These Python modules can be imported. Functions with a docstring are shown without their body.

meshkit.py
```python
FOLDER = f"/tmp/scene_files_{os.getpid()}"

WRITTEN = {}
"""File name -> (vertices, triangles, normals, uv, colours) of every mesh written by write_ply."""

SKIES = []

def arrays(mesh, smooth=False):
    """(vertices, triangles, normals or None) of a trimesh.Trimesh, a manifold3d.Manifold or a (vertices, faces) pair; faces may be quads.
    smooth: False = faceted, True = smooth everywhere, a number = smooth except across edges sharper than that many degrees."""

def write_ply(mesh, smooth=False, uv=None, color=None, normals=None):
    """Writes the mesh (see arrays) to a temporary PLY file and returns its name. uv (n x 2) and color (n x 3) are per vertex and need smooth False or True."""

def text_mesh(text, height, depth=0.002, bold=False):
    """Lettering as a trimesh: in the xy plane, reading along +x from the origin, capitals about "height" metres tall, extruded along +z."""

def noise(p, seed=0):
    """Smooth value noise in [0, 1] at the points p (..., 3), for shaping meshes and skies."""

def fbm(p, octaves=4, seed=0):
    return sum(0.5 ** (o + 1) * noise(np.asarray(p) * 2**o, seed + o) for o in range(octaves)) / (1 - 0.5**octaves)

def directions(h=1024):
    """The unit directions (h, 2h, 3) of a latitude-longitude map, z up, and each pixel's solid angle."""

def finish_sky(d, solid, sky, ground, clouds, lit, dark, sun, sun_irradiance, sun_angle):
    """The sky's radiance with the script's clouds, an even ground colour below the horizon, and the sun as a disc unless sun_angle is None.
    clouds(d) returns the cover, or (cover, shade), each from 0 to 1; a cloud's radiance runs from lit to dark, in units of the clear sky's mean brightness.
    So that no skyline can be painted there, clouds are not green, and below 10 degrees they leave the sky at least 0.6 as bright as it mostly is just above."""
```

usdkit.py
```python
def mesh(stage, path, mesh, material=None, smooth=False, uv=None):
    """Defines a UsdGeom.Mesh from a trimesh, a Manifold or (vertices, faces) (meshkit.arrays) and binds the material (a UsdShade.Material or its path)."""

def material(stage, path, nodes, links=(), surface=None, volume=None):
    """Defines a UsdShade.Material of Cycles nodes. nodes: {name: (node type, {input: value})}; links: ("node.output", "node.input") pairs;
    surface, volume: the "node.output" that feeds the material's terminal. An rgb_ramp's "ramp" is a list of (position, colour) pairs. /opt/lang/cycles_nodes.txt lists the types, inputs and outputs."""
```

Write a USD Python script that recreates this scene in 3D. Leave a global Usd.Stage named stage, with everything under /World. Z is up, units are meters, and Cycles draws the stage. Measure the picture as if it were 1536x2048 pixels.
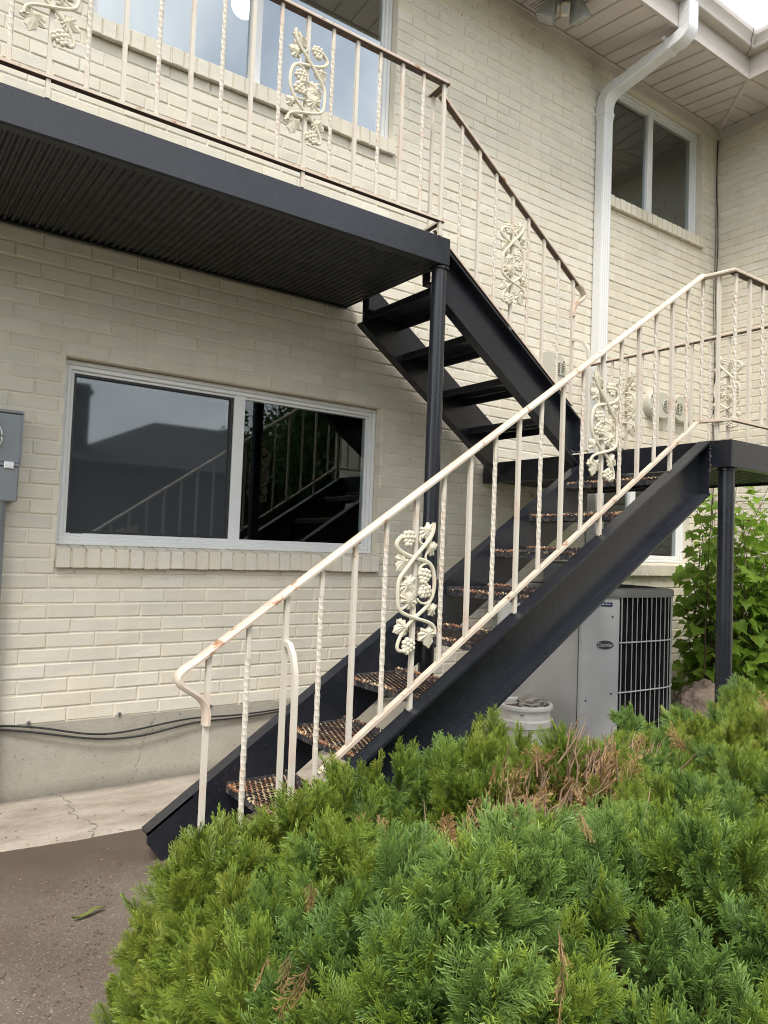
import math, random, numpy as np, trimesh, usdkit, meshkit
from pxr import Usd, UsdGeom, UsdShade, UsdLux, Gf, Sdf, Vt
stage = Usd.Stage.CreateInMemory()
UsdGeom.Xform.Define(stage, '/World')
UsdGeom.Scope.Define(stage, '/World/Looks')
rng = np.random.default_rng(7)
random.seed(7)
PI = math.pi

# ------------------------------------------------------------------ camera
cam = UsdGeom.Camera.Define(stage, '/World/camera')
cam.CreateHorizontalApertureAttr(36.0)
cam.CreateVerticalApertureAttr(48.0)
cam.CreateFocalLengthAttr(35.26)
cam.CreateFStopAttr(0.0)
cam.CreateFocusDistanceAttr(4.0)
cam.CreateClippingRangeAttr((0.05, 5000.0))
cam.CreateExposureAttr(1.1)
CAM = np.array([-0.8228, -3.6910, 1.1952])
_fw = np.array([0.57845308, 0.81438074, 0.0466481]); _fw /= np.linalg.norm(_fw)
_roll = math.radians(2.1385)
_r0 = np.cross(_fw, [0, 0, 1.0]); _r0 /= np.linalg.norm(_r0)
_u0 = np.cross(_r0, _fw)
_rt = math.cos(_roll) * _r0 + math.sin(_roll) * _u0
_up = np.cross(_rt, _fw)
_m = Gf.Matrix4d(*_rt, 0, *_up, 0, *(-_fw), 0, *CAM, 1)
cam.AddTransformOp().Set(_m)

# ------------------------------------------------------------------ sky and sun (overcast)
SUN = np.array([-0.55, -0.62, 0.0]); SUN /= np.linalg.norm(SUN)
ELEV = math.radians(56)
SUN = np.array([SUN[0] * math.cos(ELEV), SUN[1] * math.cos(ELEV), math.sin(ELEV)])
ROT = math.atan2(SUN[0], SUN[1])
sky_mat = usdkit.material(stage, '/World/Looks/sky', {
    's': ('sky_texture', {'sky_type': 'single_scattering', 'sun_disc': False, 'sun_elevation': ELEV, 'sun_rotation': ROT, 'aerosol_density': 2.0}),
    't': ('texture_coordinate', {}),
    'n': ('noise_texture', {'scale': 2.6, 'detail': 5, 'roughness': 0.55, 'distortion': 0.3}),
    'r': ('rgb_ramp', {'ramp': [(0.30, (0.62, 0.62, 0.62)), (0.55, (0.86, 0.86, 0.86)), (0.8, (0.97, 0.97, 0.97))]}),
    'c': ('rgb_ramp', {'ramp': [(0.30, (5.8, 6.4, 7.3)), (0.5, (9.3, 9.6, 10.0)), (0.68, (13.0, 13.0, 12.9))]}),
    'm': ('mix_color', {'blend_type': 'mix', 'use_clamp': False}),
    'b': ('background_shader', {'strength': 0.1}),
}, [('t.generated', 'n.vector'), ('n.fac', 'r.fac'), ('n.fac', 'c.fac'), ('r.color', 'm.fac'), ('s.color', 'm.a'), ('c.color', 'm.b'), ('m.result', 'b.color')], surface='b.background')
dome = UsdLux.DomeLight.Define(stage, '/World/sky')
UsdShade.MaterialBindingAPI.Apply(dome.GetPrim()).Bind(sky_mat)
sun = UsdLux.DistantLight.Define(stage, '/World/sun')
sun.CreateNormalizeAttr(True) if hasattr(sun, 'CreateNormalizeAttr') else None
sun.CreateIntensityAttr(0.40)
sun.CreateAngleAttr(16.0)
sun.CreateColorAttr(Gf.Vec3f(1.0, 0.965, 0.91))
_z = SUN; _x = np.cross([0, 0, 1.0], _z); _x /= np.linalg.norm(_x); _y = np.cross(_z, _x)
sun.AddTransformOp().Set(Gf.Matrix4d(*_x, 0, *_y, 0, *_z, 0, 0, 0, 20, 1))

# ------------------------------------------------------------------ helpers
def px_of(p):
    d = np.asarray(p, float) - CAM
    x, y, z = d @ _rt, d @ _up, d @ _fw
    return 768 + 1504.4 * x / z, 1024 - 1504.4 * y / z, z

class MB:
    """Collects vertices and triangles of one mesh."""
    def __init__(s): s.v, s.f, s.n, s.a = [], [], 0, []
    def add(s, v, f, a=None):
        v = np.asarray(v, float); f = np.asarray(f, int)
        if f.shape[1] == 4: f = np.vstack([f[:, [0, 1, 2]], f[:, [0, 2, 3]]])
        s.v.append(v); s.f.append(f + s.n); s.n += len(v)
        s.a.append(np.full(len(v), 0.5 if a is None else a) if np.ndim(a) == 0 else np.asarray(a, float))
        return s
    def tm(s, m, a=None): return s.add(m.vertices, m.faces, a)
    def get(s): return np.vstack(s.v), np.vstack(s.f), np.concatenate(s.a)
    def box(s, lo, hi, bev=0.0, a=None):
        lo, hi = np.array(lo, float), np.array(hi, float)
        lo, hi = np.minimum(lo, hi), np.maximum(lo, hi)
        c, h = (lo + hi) / 2, (hi - lo) / 2
        return s.obox(c, np.eye(3), h, bev, a)
    def obox(s, c, ax, h, bev=0.0, a=None):
        """Box at c with axis rows ax and half sizes h, chamfered by bev."""
        v, f = CH if bev > 0 else BX
        if bev > 0:
            b = min(bev, 0.45 * min(h))
            hv = np.where(np.abs(v) > 0.9, np.sign(v) * np.array(h), np.sign(v) * (np.array(h) - b))
        else:
            hv = v * np.array(h)
        return s.add(hv @ np.asarray(ax) + np.asarray(c), f, a)
    def bar(s, p0, p1, w, h, up=(0, 0, 1), bev=0.0, a=None):
        """Rectangular bar from p0 to p1: h along up (made perpendicular), w across."""
        p0, p1 = np.asarray(p0, float), np.asarray(p1, float)
        d = p1 - p0; L = np.linalg.norm(d); d /= L
        x = np.cross(d, np.asarray(up, float)); x /= np.linalg.norm(x); u = np.cross(x, d)
        return s.obox((p0 + p1) / 2, np.array([d, x, u]), (L / 2, w / 2, h / 2), bev, a)
    def sweep(s, pts, sec, up=(0, 0, 1), closed_caps=True, twist=None, scale=None, a=None, frames=None):
        """Section sec (k x 2: across, up) along the polyline pts with mitred joints."""
        pts = np.asarray(pts, float); sec = np.asarray(sec, float); n, k = len(pts), len(sec)
        t = np.diff(pts, axis=0); t /= np.linalg.norm(t, axis=1, keepdims=True)
        V = []
        for i in range(n):
            if i == 0: d = t[0]; ms = 1
            elif i == n - 1: d = t[-1]; ms = 1
            else:
                d = t[i - 1] + t[i]; d /= np.linalg.norm(d); ms = 1
            u0 = np.asarray(up[i] if np.ndim(up) == 2 else up, float)
            x = np.cross(d, u0); x /= np.linalg.norm(x) + 1e-12; u = np.cross(x, d)
            ss = sec * (1 if scale is None else scale[i])
            if twist is not None:
                ca, sa = math.cos(twist[i]), math.sin(twist[i]); ss = ss @ np.array([[ca, sa], [-sa, ca]])
            P = ss[:, :1] * x + ss[:, 1:] * u
            if 0 < i < n - 1:   # push the section onto the mitre plane
                w = P @ t[i]; P = P + 0
                m = t[i] - t[i - 1]; q = np.linalg.norm(m)
                if q > 1e-6:
                    m /= q; c = d @ t[i]; P = P + np.outer(P @ m, m) * (1 / max(c, 0.5) - 1)
            V.append(pts[i] + P)
        V = np.vstack(V)
        F = []
        for i in range(n - 1):
            for j in range(k):
                j2 = (j + 1) % k
                F.append((i * k + j, i * k + j2, (i + 1) * k + j2, (i + 1) * k + j))
        F = np.array(F); F = np.vstack([F[:, [0, 1, 2]], F[:, [0, 2, 3]]])
        if closed_caps:
            from_ = [(0, j + 1, j) for j in range(1, k - 1)]; e = (n - 1) * k
            F = np.vstack([F, from_, [(e, e + j, e + j + 1) for j in range(1, k - 1)]])
        return s.add(V, F[:, ::-1] if False else F, a)
    def tube(s, pts, r, k=8, a=None, up=(0.13, 0.31, 0.94)):
        ang = np.arange(k) * 2 * PI / k
        sc = None if np.ndim(r) == 0 else np.asarray(r) / np.max(r)
        r0 = r if np.ndim(r) == 0 else np.max(r)
        return s.sweep(pts, np.stack([np.cos(ang), np.sin(ang)], 1) * r0, up=up, scale=sc, a=a)

def _boxes():
    b = trimesh.creation.box((2, 2, 2)); BXv, BXf = np.array(b.vertices), np.array(b.faces)
    vs = [v for v in np.array(np.meshgrid(*[[-1, -.5, .5, 1]] * 3)).T.reshape(-1, 3) if (np.abs(v) == 1).sum() == 1]
    h = trimesh.convex.convex_hull(np.array(vs))
    return (BXv, BXf), (np.array(h.vertices), np.array(h.faces))
BX, CH = _boxes()

_used, _base = {}, {}
def numbered(path):
    if path not in _used:
        _used[path] = 0; return path
    _used[path] += 1
    return f'{path}_{_used[path]:03d}'
def prim_of(x): return x.GetPrim() if hasattr(x, 'GetPrim') else x
def thing(name, label, cat, loc=(0, 0, 0), group=None):
    p = numbered('/World/' + name); x = UsdGeom.Xform.Define(stage, p); x.AddTranslateOp().Set(Gf.Vec3d(*map(float, loc)))
    _base[p] = np.array(loc, float); mark(x, label, cat, group); return x.GetPrim()
def mark(o, label=None, cat=None, group=None, kind=None):
    o = prim_of(o)
    for k, v in (('label', label), ('category', cat), ('group', group), ('kind', kind)):
        if v: o.SetCustomDataByKey(k, v)
    return o
def obj(name, mb, mat, parent=None, smooth=False, kind=None, label=None, prim=None):
    root = '/World' if parent is None else str(prim_of(parent).GetPath())
    p = numbered(root + '/' + name)
    top = '/' + '/'.join(p.split('/')[1:3])
    off = _base.get(top, np.zeros(3))
    if isinstance(mb, MB): v, f, a = mb.get()
    else: v, f = np.array(mb.vertices), np.array(mb.faces); a = None
    m = usdkit.mesh(stage, p, trimesh.Trimesh(v - off, f, process=False), LOOK[mat], smooth)
    if prim is not None and a is not None and smooth in (False, True):
        UsdGeom.PrimvarsAPI(m).CreatePrimvar(prim, Sdf.ValueTypeNames.FloatArray, 'vertex').Set(Vt.FloatArray.FromNumpy(a.astype(np.float32)))
    if label: mark(m, label)
    if kind: mark(m, kind=kind)
    return m.GetPrim()
def struct(name, mb, mat, smooth=False):
    o = obj(name, mb, mat, None, smooth); mark(o, kind='structure'); return o

# ------------------------------------------------------------------ materials
LOOK = {}
def M(name, nodes, links=(), surface='p.BSDF', volume=None):
    LOOK[name] = usdkit.material(stage, '/World/Looks/' + name, nodes, links, surface=surface, volume=volume); return LOOK[name]
def simple(name, col, rough=0.5, metal=0.0, spec=0.5, n_scale=None, n_amt=0.12, bump=0.0, bump_scale=60.0, bump_dist=0.002):
    """A plain paint or metal with a slight unevenness of tone, gloss and surface."""
    c = np.array(col, float)
    nodes = {'g': ('geometry', {}), 'p': ('principled_bsdf', {'roughness': rough, 'metallic': metal, 'specular_ior_level': spec})}
    L = []
    nodes['n'] = ('noise_texture', {'scale': n_scale or 6.0, 'detail': 6, 'roughness': 0.6})
    nodes['r'] = ('rgb_ramp', {'ramp': [(0.25, tuple(c * (1 - n_amt))), (0.75, tuple(np.minimum(c * (1 + n_amt), 0.95)))]})
    nodes['rr'] = ('map_range', {'from_min': 0.3, 'from_max': 0.7, 'to_min': max(rough - 0.07, 0.03), 'to_max': min(rough + 0.09, 1.0)})
    L += [('g.position', 'n.vector'), ('n.fac', 'r.fac'), ('r.color', 'p.base_color'), ('n.fac', 'rr.value'), ('rr.result', 'p.roughness')]
    if bump:
        nodes['bn'] = ('noise_texture', {'scale': bump_scale, 'detail': 4, 'roughness': 0.6})
        nodes['b'] = ('bump', {'strength': bump, 'distance': bump_dist})
        L += [('g.position', 'bn.vector'), ('bn.fac', 'b.height'), ('b.normal', 'p.normal')]
    return M(name, nodes, L)

# cream paint over brick: tone varies from brick to brick (primvar), streaks of grey, a few places where it has flaked to red brick
def brick_paint(name):
    M(name, {
        'g': ('geometry', {}), 'at': ('attribute', {'attribute': 'tone'}),
        'r0': ('rgb_ramp', {'ramp': [(0.0, (0.665, 0.605, 0.480)), (0.5, (0.715, 0.655, 0.525)), (1.0, (0.745, 0.695, 0.585))]}),
        'mp': ('mapping', {'scale': (2.0, 2.0, 9.0)}), 'n1': ('noise_texture', {'scale': 1.6, 'detail': 5, 'roughness': 0.65}),
        'r1': ('rgb_ramp', {'ramp': [(0.42, (0, 0, 0)), (0.72, (0.75, 0.75, 0.75))]}),
        'mx': ('mix_color', {'blend_type': 'mix', 'b': (0.60, 0.575, 0.52)}),
        'n2': ('noise_texture', {'scale': 24.0, 'detail': 8, 'roughness': 0.72}), 'n3': ('noise_texture', {'scale': 1.1, 'detail': 2}),
        'ad': ('math', {'math_type': 'multiply_add', 'value2': 0.55}),
        'sx': ('separate_xyz', {}), 'mr': ('map_range', {'from_min': 1.5, 'from_max': 2.0, 'to_min': -0.09, 'to_max': 0.0, 'clamp': True}),
        'mr2': ('map_range', {'from_min': 3.5, 'from_max': 4.0, 'to_min': 0.0, 'to_max': -0.08, 'clamp': True}),
        'a2': ('math', {'math_type': 'add'}), 'a3': ('math', {'math_type': 'add'}),
        'r2': ('rgb_ramp', {'ramp': [(0.925, (0, 0, 0)), (0.955, (0.75, 0.75, 0.75))]}),
        'mx2': ('mix_color', {'blend_type': 'mix', 'b': (0.30, 0.17, 0.13)}),
        'mp5': ('mapping', {'scale': (7.0, 7.0, 0.55)}), 'n5': ('noise_texture', {'scale': 1.5, 'detail': 6, 'roughness': 0.65}), 'r5': ('rgb_ramp', {'ramp': [(0.44, (1, 1, 1)), (0.72, (0.80, 0.78, 0.74))]}), 'm5': ('mix_color', {'blend_type': 'multiply', 'fac': 0.30}),
        'bn': ('noise_texture', {'scale': 90.0, 'detail': 5, 'roughness': 0.65}), 'b': ('bump', {'strength': 0.35, 'distance': 0.003}),
        'p': ('principled_bsdf', {'roughness': 0.62, 'specular_ior_level': 0.35}),
    }, [('at.fac', 'r0.fac'), ('g.position', 'mp.vector'), ('mp.vector', 'n1.vector'), ('n1.fac', 'r1.fac'), ('r1.color', 'mx.fac'), ('r0.color', 'mx.a'),
        ('g.position', 'n2.vector'), ('g.position', 'n3.vector'), ('n3.fac', 'ad.value1'), ('n2.fac', 'ad.value3'),
        ('g.position', 'sx.vector'), ('sx.x', 'mr.value'), ('sx.x', 'mr2.value'), ('mr.result', 'a2.value1'), ('ad.value', 'a2.value2'),
        ('a2.value', 'a3.value1'), ('mr2.result', 'a3.value2'), ('a3.value', 'r2.fac'),
        ('mx.result', 'mx2.a'), ('r2.color', 'mx2.fac'), ('g.position', 'mp5.vector'), ('mp5.vector', 'n5.vector'), ('n5.fac', 'r5.fac'), ('mx2.result', 'm5.a'), ('r5.color', 'm5.b'), ('m5.result', 'p.base_color'), ('g.position', 'bn.vector'), ('bn.fac', 'b.height'), ('b.normal', 'p.normal')])
brick_paint('brick_paint')
simple('mortar_paint', (0.72, 0.66, 0.53), 0.75, bump=0.5, bump_scale=120, n_scale=3, n_amt=0.08)
# bare cement of the foundation, with a crack and a damp foot
M('cement', {
    'g': ('geometry', {}), 'n': ('noise_texture', {'scale': 2.2, 'detail': 8, 'roughness': 0.65}),
    'r': ('rgb_ramp', {'ramp': [(0.3, (0.33, 0.30, 0.24)), (0.7, (0.44, 0.405, 0.335))]}),
    'n4': ('noise_texture', {'scale': 70.0, 'detail': 3}), 'r4': ('rgb_ramp', {'ramp': [(0.28, (0.55, 0.55, 0.55)), (0.36, (1, 1, 1))]}),
    'm4': ('mix_color', {'blend_type': 'multiply', 'fac': 0.8}),
    'sx': ('separate_xyz', {}), 'nw': ('noise_texture', {'scale': 9.0, 'detail': 6, 'roughness': 0.7}),
    'k1': ('math', {'math_type': 'multiply_add', 'value2': 0.34, 'value3': 0.27}), 'k2': ('math', {'math_type': 'multiply_add', 'value2': 0.14}),
    'k3': ('math', {'math_type': 'subtract'}), 'k4': ('math', {'math_type': 'absolute'}),
    'k5': ('map_range', {'from_min': 0.0008, 'from_max': 0.003, 'to_min': 0.55, 'to_max': 1.0, 'clamp': True}),
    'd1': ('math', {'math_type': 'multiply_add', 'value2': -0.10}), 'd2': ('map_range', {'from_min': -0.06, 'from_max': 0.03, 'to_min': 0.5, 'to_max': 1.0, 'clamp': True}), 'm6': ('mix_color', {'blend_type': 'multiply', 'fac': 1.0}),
    'm5': ('mix_color', {'blend_type': 'multiply', 'fac': 1.0}),
    'bn': ('noise_texture', {'scale': 130.0, 'detail': 5, 'roughness': 0.6}), 'b': ('bump', {'strength': 0.6, 'distance': 0.004}),
    'p': ('principled_bsdf', {'roughness': 0.85, 'specular_ior_level': 0.25}),
}, [('g.position', 'n.vector'), ('n.fac', 'r.fac'), ('g.position', 'n4.vector'), ('n4.fac', 'r4.fac'), ('r.color', 'm4.a'), ('r4.color', 'm4.b'),
    ('g.position', 'sx.vector'), ('g.position', 'nw.vector'), ('sx.z', 'k1.value1'), ('nw.fac', 'k2.value1'), ('k1.value', 'k2.value3'), ('sx.x', 'k3.value1'), ('k2.value', 'k3.value2'),
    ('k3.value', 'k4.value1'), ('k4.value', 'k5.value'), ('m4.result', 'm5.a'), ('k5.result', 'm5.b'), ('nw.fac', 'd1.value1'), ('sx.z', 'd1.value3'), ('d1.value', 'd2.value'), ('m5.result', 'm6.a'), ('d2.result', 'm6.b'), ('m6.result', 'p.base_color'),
    ('g.position', 'bn.vector'), ('bn.fac', 'b.height'), ('b.normal', 'p.normal')])
# concrete walk: stained, with rusty and grey blotches
M('concrete', {
    'g': ('geometry', {}), 'mp': ('mapping', {'scale': (1.0, 3.0, 1.0)}), 'n': ('noise_texture', {'scale': 2.4, 'detail': 8, 'roughness': 0.68}),
    'r': ('rgb_ramp', {'ramp': [(0.28, (0.22, 0.175, 0.135)), (0.5, (0.36, 0.31, 0.25)), (0.72, (0.46, 0.41, 0.345))]}),
    'n4': ('noise_texture', {'scale': 160.0, 'detail': 3}), 'r4': ('rgb_ramp', {'ramp': [(0.32, (0.6, 0.6, 0.6)), (0.5, (1, 1, 1))]}),
    'm4': ('mix_color', {'blend_type': 'multiply', 'fac': 0.6}),
    'sx': ('separate_xyz', {}), 'nw': ('noise_texture', {'scale': 5.0, 'detail': 6, 'roughness': 0.7}),
    'k1': ('math', {'math_type': 'multiply_add', 'value2': -0.14, 'value3': -0.115}), 'k2': ('math', {'math_type': 'multiply_add', 'value2': 0.24}),
    'k3': ('math', {'math_type': 'subtract'}), 'k4': ('math', {'math_type': 'absolute'}), 'k5': ('map_range', {'from_min': 0.001, 'from_max': 0.006, 'to_min': 0.35, 'to_max': 1.0, 'clamp': True}), 'm5': ('mix_color', {'blend_type': 'multiply', 'fac': 1.0}),
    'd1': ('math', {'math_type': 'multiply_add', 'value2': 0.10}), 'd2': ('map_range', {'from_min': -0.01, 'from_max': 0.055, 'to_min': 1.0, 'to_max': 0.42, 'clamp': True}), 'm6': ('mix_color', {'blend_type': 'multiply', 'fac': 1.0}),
    'b': ('bump', {'strength': 0.4, 'distance': 0.002}), 'p': ('principled_bsdf', {'roughness': 0.8, 'specular_ior_level': 0.3}),
}, [('g.position', 'mp.vector'), ('mp.vector', 'n.vector'), ('n.fac', 'r.fac'), ('g.position', 'n4.vector'), ('n4.fac', 'r4.fac'), ('r.color', 'm4.a'), ('r4.color', 'm4.b'),
    ('g.position', 'sx.vector'), ('g.position', 'nw.vector'), ('sx.y', 'k1.value1'), ('nw.fac', 'k2.value1'), ('k1.value', 'k2.value3'), ('sx.x', 'k3.value1'), ('k2.value', 'k3.value2'), ('k3.value', 'k4.value1'), ('k4.value', 'k5.value'),
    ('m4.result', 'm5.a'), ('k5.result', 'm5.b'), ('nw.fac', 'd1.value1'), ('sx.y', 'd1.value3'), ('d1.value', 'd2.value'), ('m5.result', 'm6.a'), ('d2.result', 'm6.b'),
    ('m6.result', 'p.base_color'), ('n4.fac', 'b.height'), ('b.normal', 'p.normal')])
# worn asphalt: fine aggregate, damp darker patches by the walk
M('asphalt', {
    'g': ('geometry', {}), 'v': ('voronoi_texture', {'scale': 260.0}), 'rv': ('rgb_ramp', {'ramp': [(0.0, (0.155, 0.122, 0.095)), (0.55, (0.195, 0.158, 0.128)), (0.95, (0.235, 0.195, 0.160)), (1.0, (0.46, 0.40, 0.34))]}),
    'sc': ('separate_color', {}), 'n': ('noise_texture', {'scale': 1.7, 'detail': 7, 'roughness': 0.6}), 'rn': ('rgb_ramp', {'ramp': [(0.35, (0.62, 0.58, 0.54)), (0.65, (1.0, 1.0, 1.0))]}),
    'm': ('mix_color', {'blend_type': 'multiply', 'fac': 1.0}),
    'sx': ('separate_xyz', {}), 'nw': ('noise_texture', {'scale': 2.6, 'detail': 5, 'roughness': 0.6}), 'wa': ('math', {'math_type': 'multiply_add', 'value2': 0.55}),
    'w': ('map_range', {'from_min': -0.85, 'from_max': -0.38, 'to_min': 0.0, 'to_max': 0.85, 'clamp': True}), 'mw': ('mix_color', {'blend_type': 'mix', 'b': (0.082, 0.058, 0.040)}),
    'wr': ('map_range', {'from_min': -0.85, 'from_max': -0.38, 'to_min': 0.72, 'to_max': 0.45, 'clamp': True}),
    'n2': ('noise_texture', {'scale': 220.0, 'detail': 4, 'roughness': 0.7}), 'b': ('bump', {'strength': 0.8, 'distance': 0.004}),
    'p': ('principled_bsdf', {'roughness': 0.7, 'specular_ior_level': 0.35}),
}, [('g.position', 'v.vector'), ('v.color', 'sc.color'), ('sc.r', 'rv.fac'), ('g.position', 'n.vector'), ('n.fac', 'rn.fac'), ('rv.color', 'm.a'), ('rn.color', 'm.b'),
    ('g.position', 'sx.vector'), ('g.position', 'nw.vector'), ('nw.fac', 'wa.value1'), ('sx.y', 'wa.value3'), ('wa.value', 'w.value'), ('wa.value', 'wr.value'),
    ('m.result', 'mw.a'), ('w.result', 'mw.fac'), ('mw.result', 'p.base_color'), ('wr.result', 'p.roughness'), ('g.position', 'n2.vector'), ('n2.fac', 'b.height'), ('b.normal', 'p.normal')])
simple('soil', (0.10, 0.065, 0.04), 0.95, n_scale=20, n_amt=0.4, bump=0.8, bump_scale=80, bump_dist=0.01)
# black enamel of the stair, with fine runs and dust
M('black_paint', {
    'g': ('geometry', {}), 'n': ('noise_texture', {'scale': 5.0, 'detail': 7, 'roughness': 0.65}),
    'r': ('rgb_ramp', {'ramp': [(0.3, (0.009, 0.010, 0.0135)), (0.7, (0.016, 0.0175, 0.023))]}),
    'n4': ('noise_texture', {'scale': 120.0, 'detail': 2}), 'r4': ('rgb_ramp', {'ramp': [(0.70, (0, 0, 0)), (0.75, (0.30, 0.30, 0.30))]}), 'm4': ('mix_color', {'blend_type': 'mix', 'b': (0.25, 0.24, 0.23)}),
    'n6': ('noise_texture', {'scale': 3.2, 'detail': 9, 'roughness': 0.75}), 'r6': ('rgb_ramp', {'ramp': [(0.58, (0, 0, 0)), (0.74, (0.12, 0.12, 0.12))]}), 'm6': ('mix_color', {'blend_type': 'mix', 'b': (0.085, 0.080, 0.076)}),
    'rr': ('map_range', {'from_min': 0.3, 'from_max': 0.7, 'to_min': 0.20, 'to_max': 0.32}),
    'nb': ('noise_texture', {'scale': 38.0, 'detail': 4, 'roughness': 0.6}), 'b': ('bump', {'strength': 0.22, 'distance': 0.003}),
    'p': ('principled_bsdf', {'specular_ior_level': 0.5}),
}, [('g.position', 'n.vector'), ('n.fac', 'r.fac'), ('g.position', 'n4.vector'), ('n4.fac', 'r4.fac'), ('r.color', 'm4.a'), ('r4.color', 'm4.fac'), ('g.position', 'n6.vector'), ('n6.fac', 'r6.fac'), ('r6.color', 'm6.fac'), ('m4.result', 'm6.a'), ('m6.result', 'p.base_color'),
    ('n.fac', 'rr.value'), ('rr.result', 'p.roughness'), ('g.position', 'nb.vector'), ('nb.fac', 'b.height'), ('b.normal', 'p.normal')])
# cream rail paint worn to pink primer and rust
def rail_paint(name, base, lo=0.60, rust=0.66):
    M(name, {
        'g': ('geometry', {}), 'n1': ('noise_texture', {'scale': 7.0, 'detail': 5, 'roughness': 0.6}), 'r1': ('rgb_ramp', {'ramp': [(lo, (0, 0, 0)), (lo + 0.10, (0.75, 0.75, 0.75))]}),
        'm1': ('mix_color', {'blend_type': 'mix', 'a': base, 'b': (0.60, 0.455, 0.36)}),
        'n2': ('noise_texture', {'scale': 16.0, 'detail': 7, 'roughness': 0.7}), 'r2': ('rgb_ramp', {'ramp': [(rust, (0, 0, 0)), (rust + 0.06, (0.85, 0.85, 0.85))]}),
        'm2': ('mix_color', {'blend_type': 'mix', 'b': (0.30, 0.13, 0.05)}),
        'nb': ('noise_texture', {'scale': 60.0, 'detail': 4}), 'b': ('bump', {'strength': 0.25, 'distance': 0.002}),
        'p': ('principled_bsdf', {'roughness': 0.5, 'specular_ior_level': 0.4}),
    }, [('g.position', 'n1.vector'), ('n1.fac', 'r1.fac'), ('r1.color', 'm1.fac'), ('g.position', 'n2.vector'), ('n2.fac', 'r2.fac'), ('m1.result', 'm2.a'), ('r2.color', 'm2.fac'),
        ('m2.result', 'p.base_color'), ('g.position', 'nb.vector'), ('nb.fac', 'b.height'), ('b.normal', 'p.normal')])
rail_paint('rail_cap_paint', (0.62, 0.545, 0.435), 0.44, 0.585)
rail_paint('baluster_paint', (0.62, 0.565, 0.475), 0.56, 0.655)
simple('brown_underside', (0.115, 0.075, 0.058), 0.7, n_scale=18, n_amt=0.5)  # dark brown of the thin strips beneath the rails
rail_paint('panel_paint', (0.64, 0.585, 0.455), 0.66, 0.69)
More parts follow.
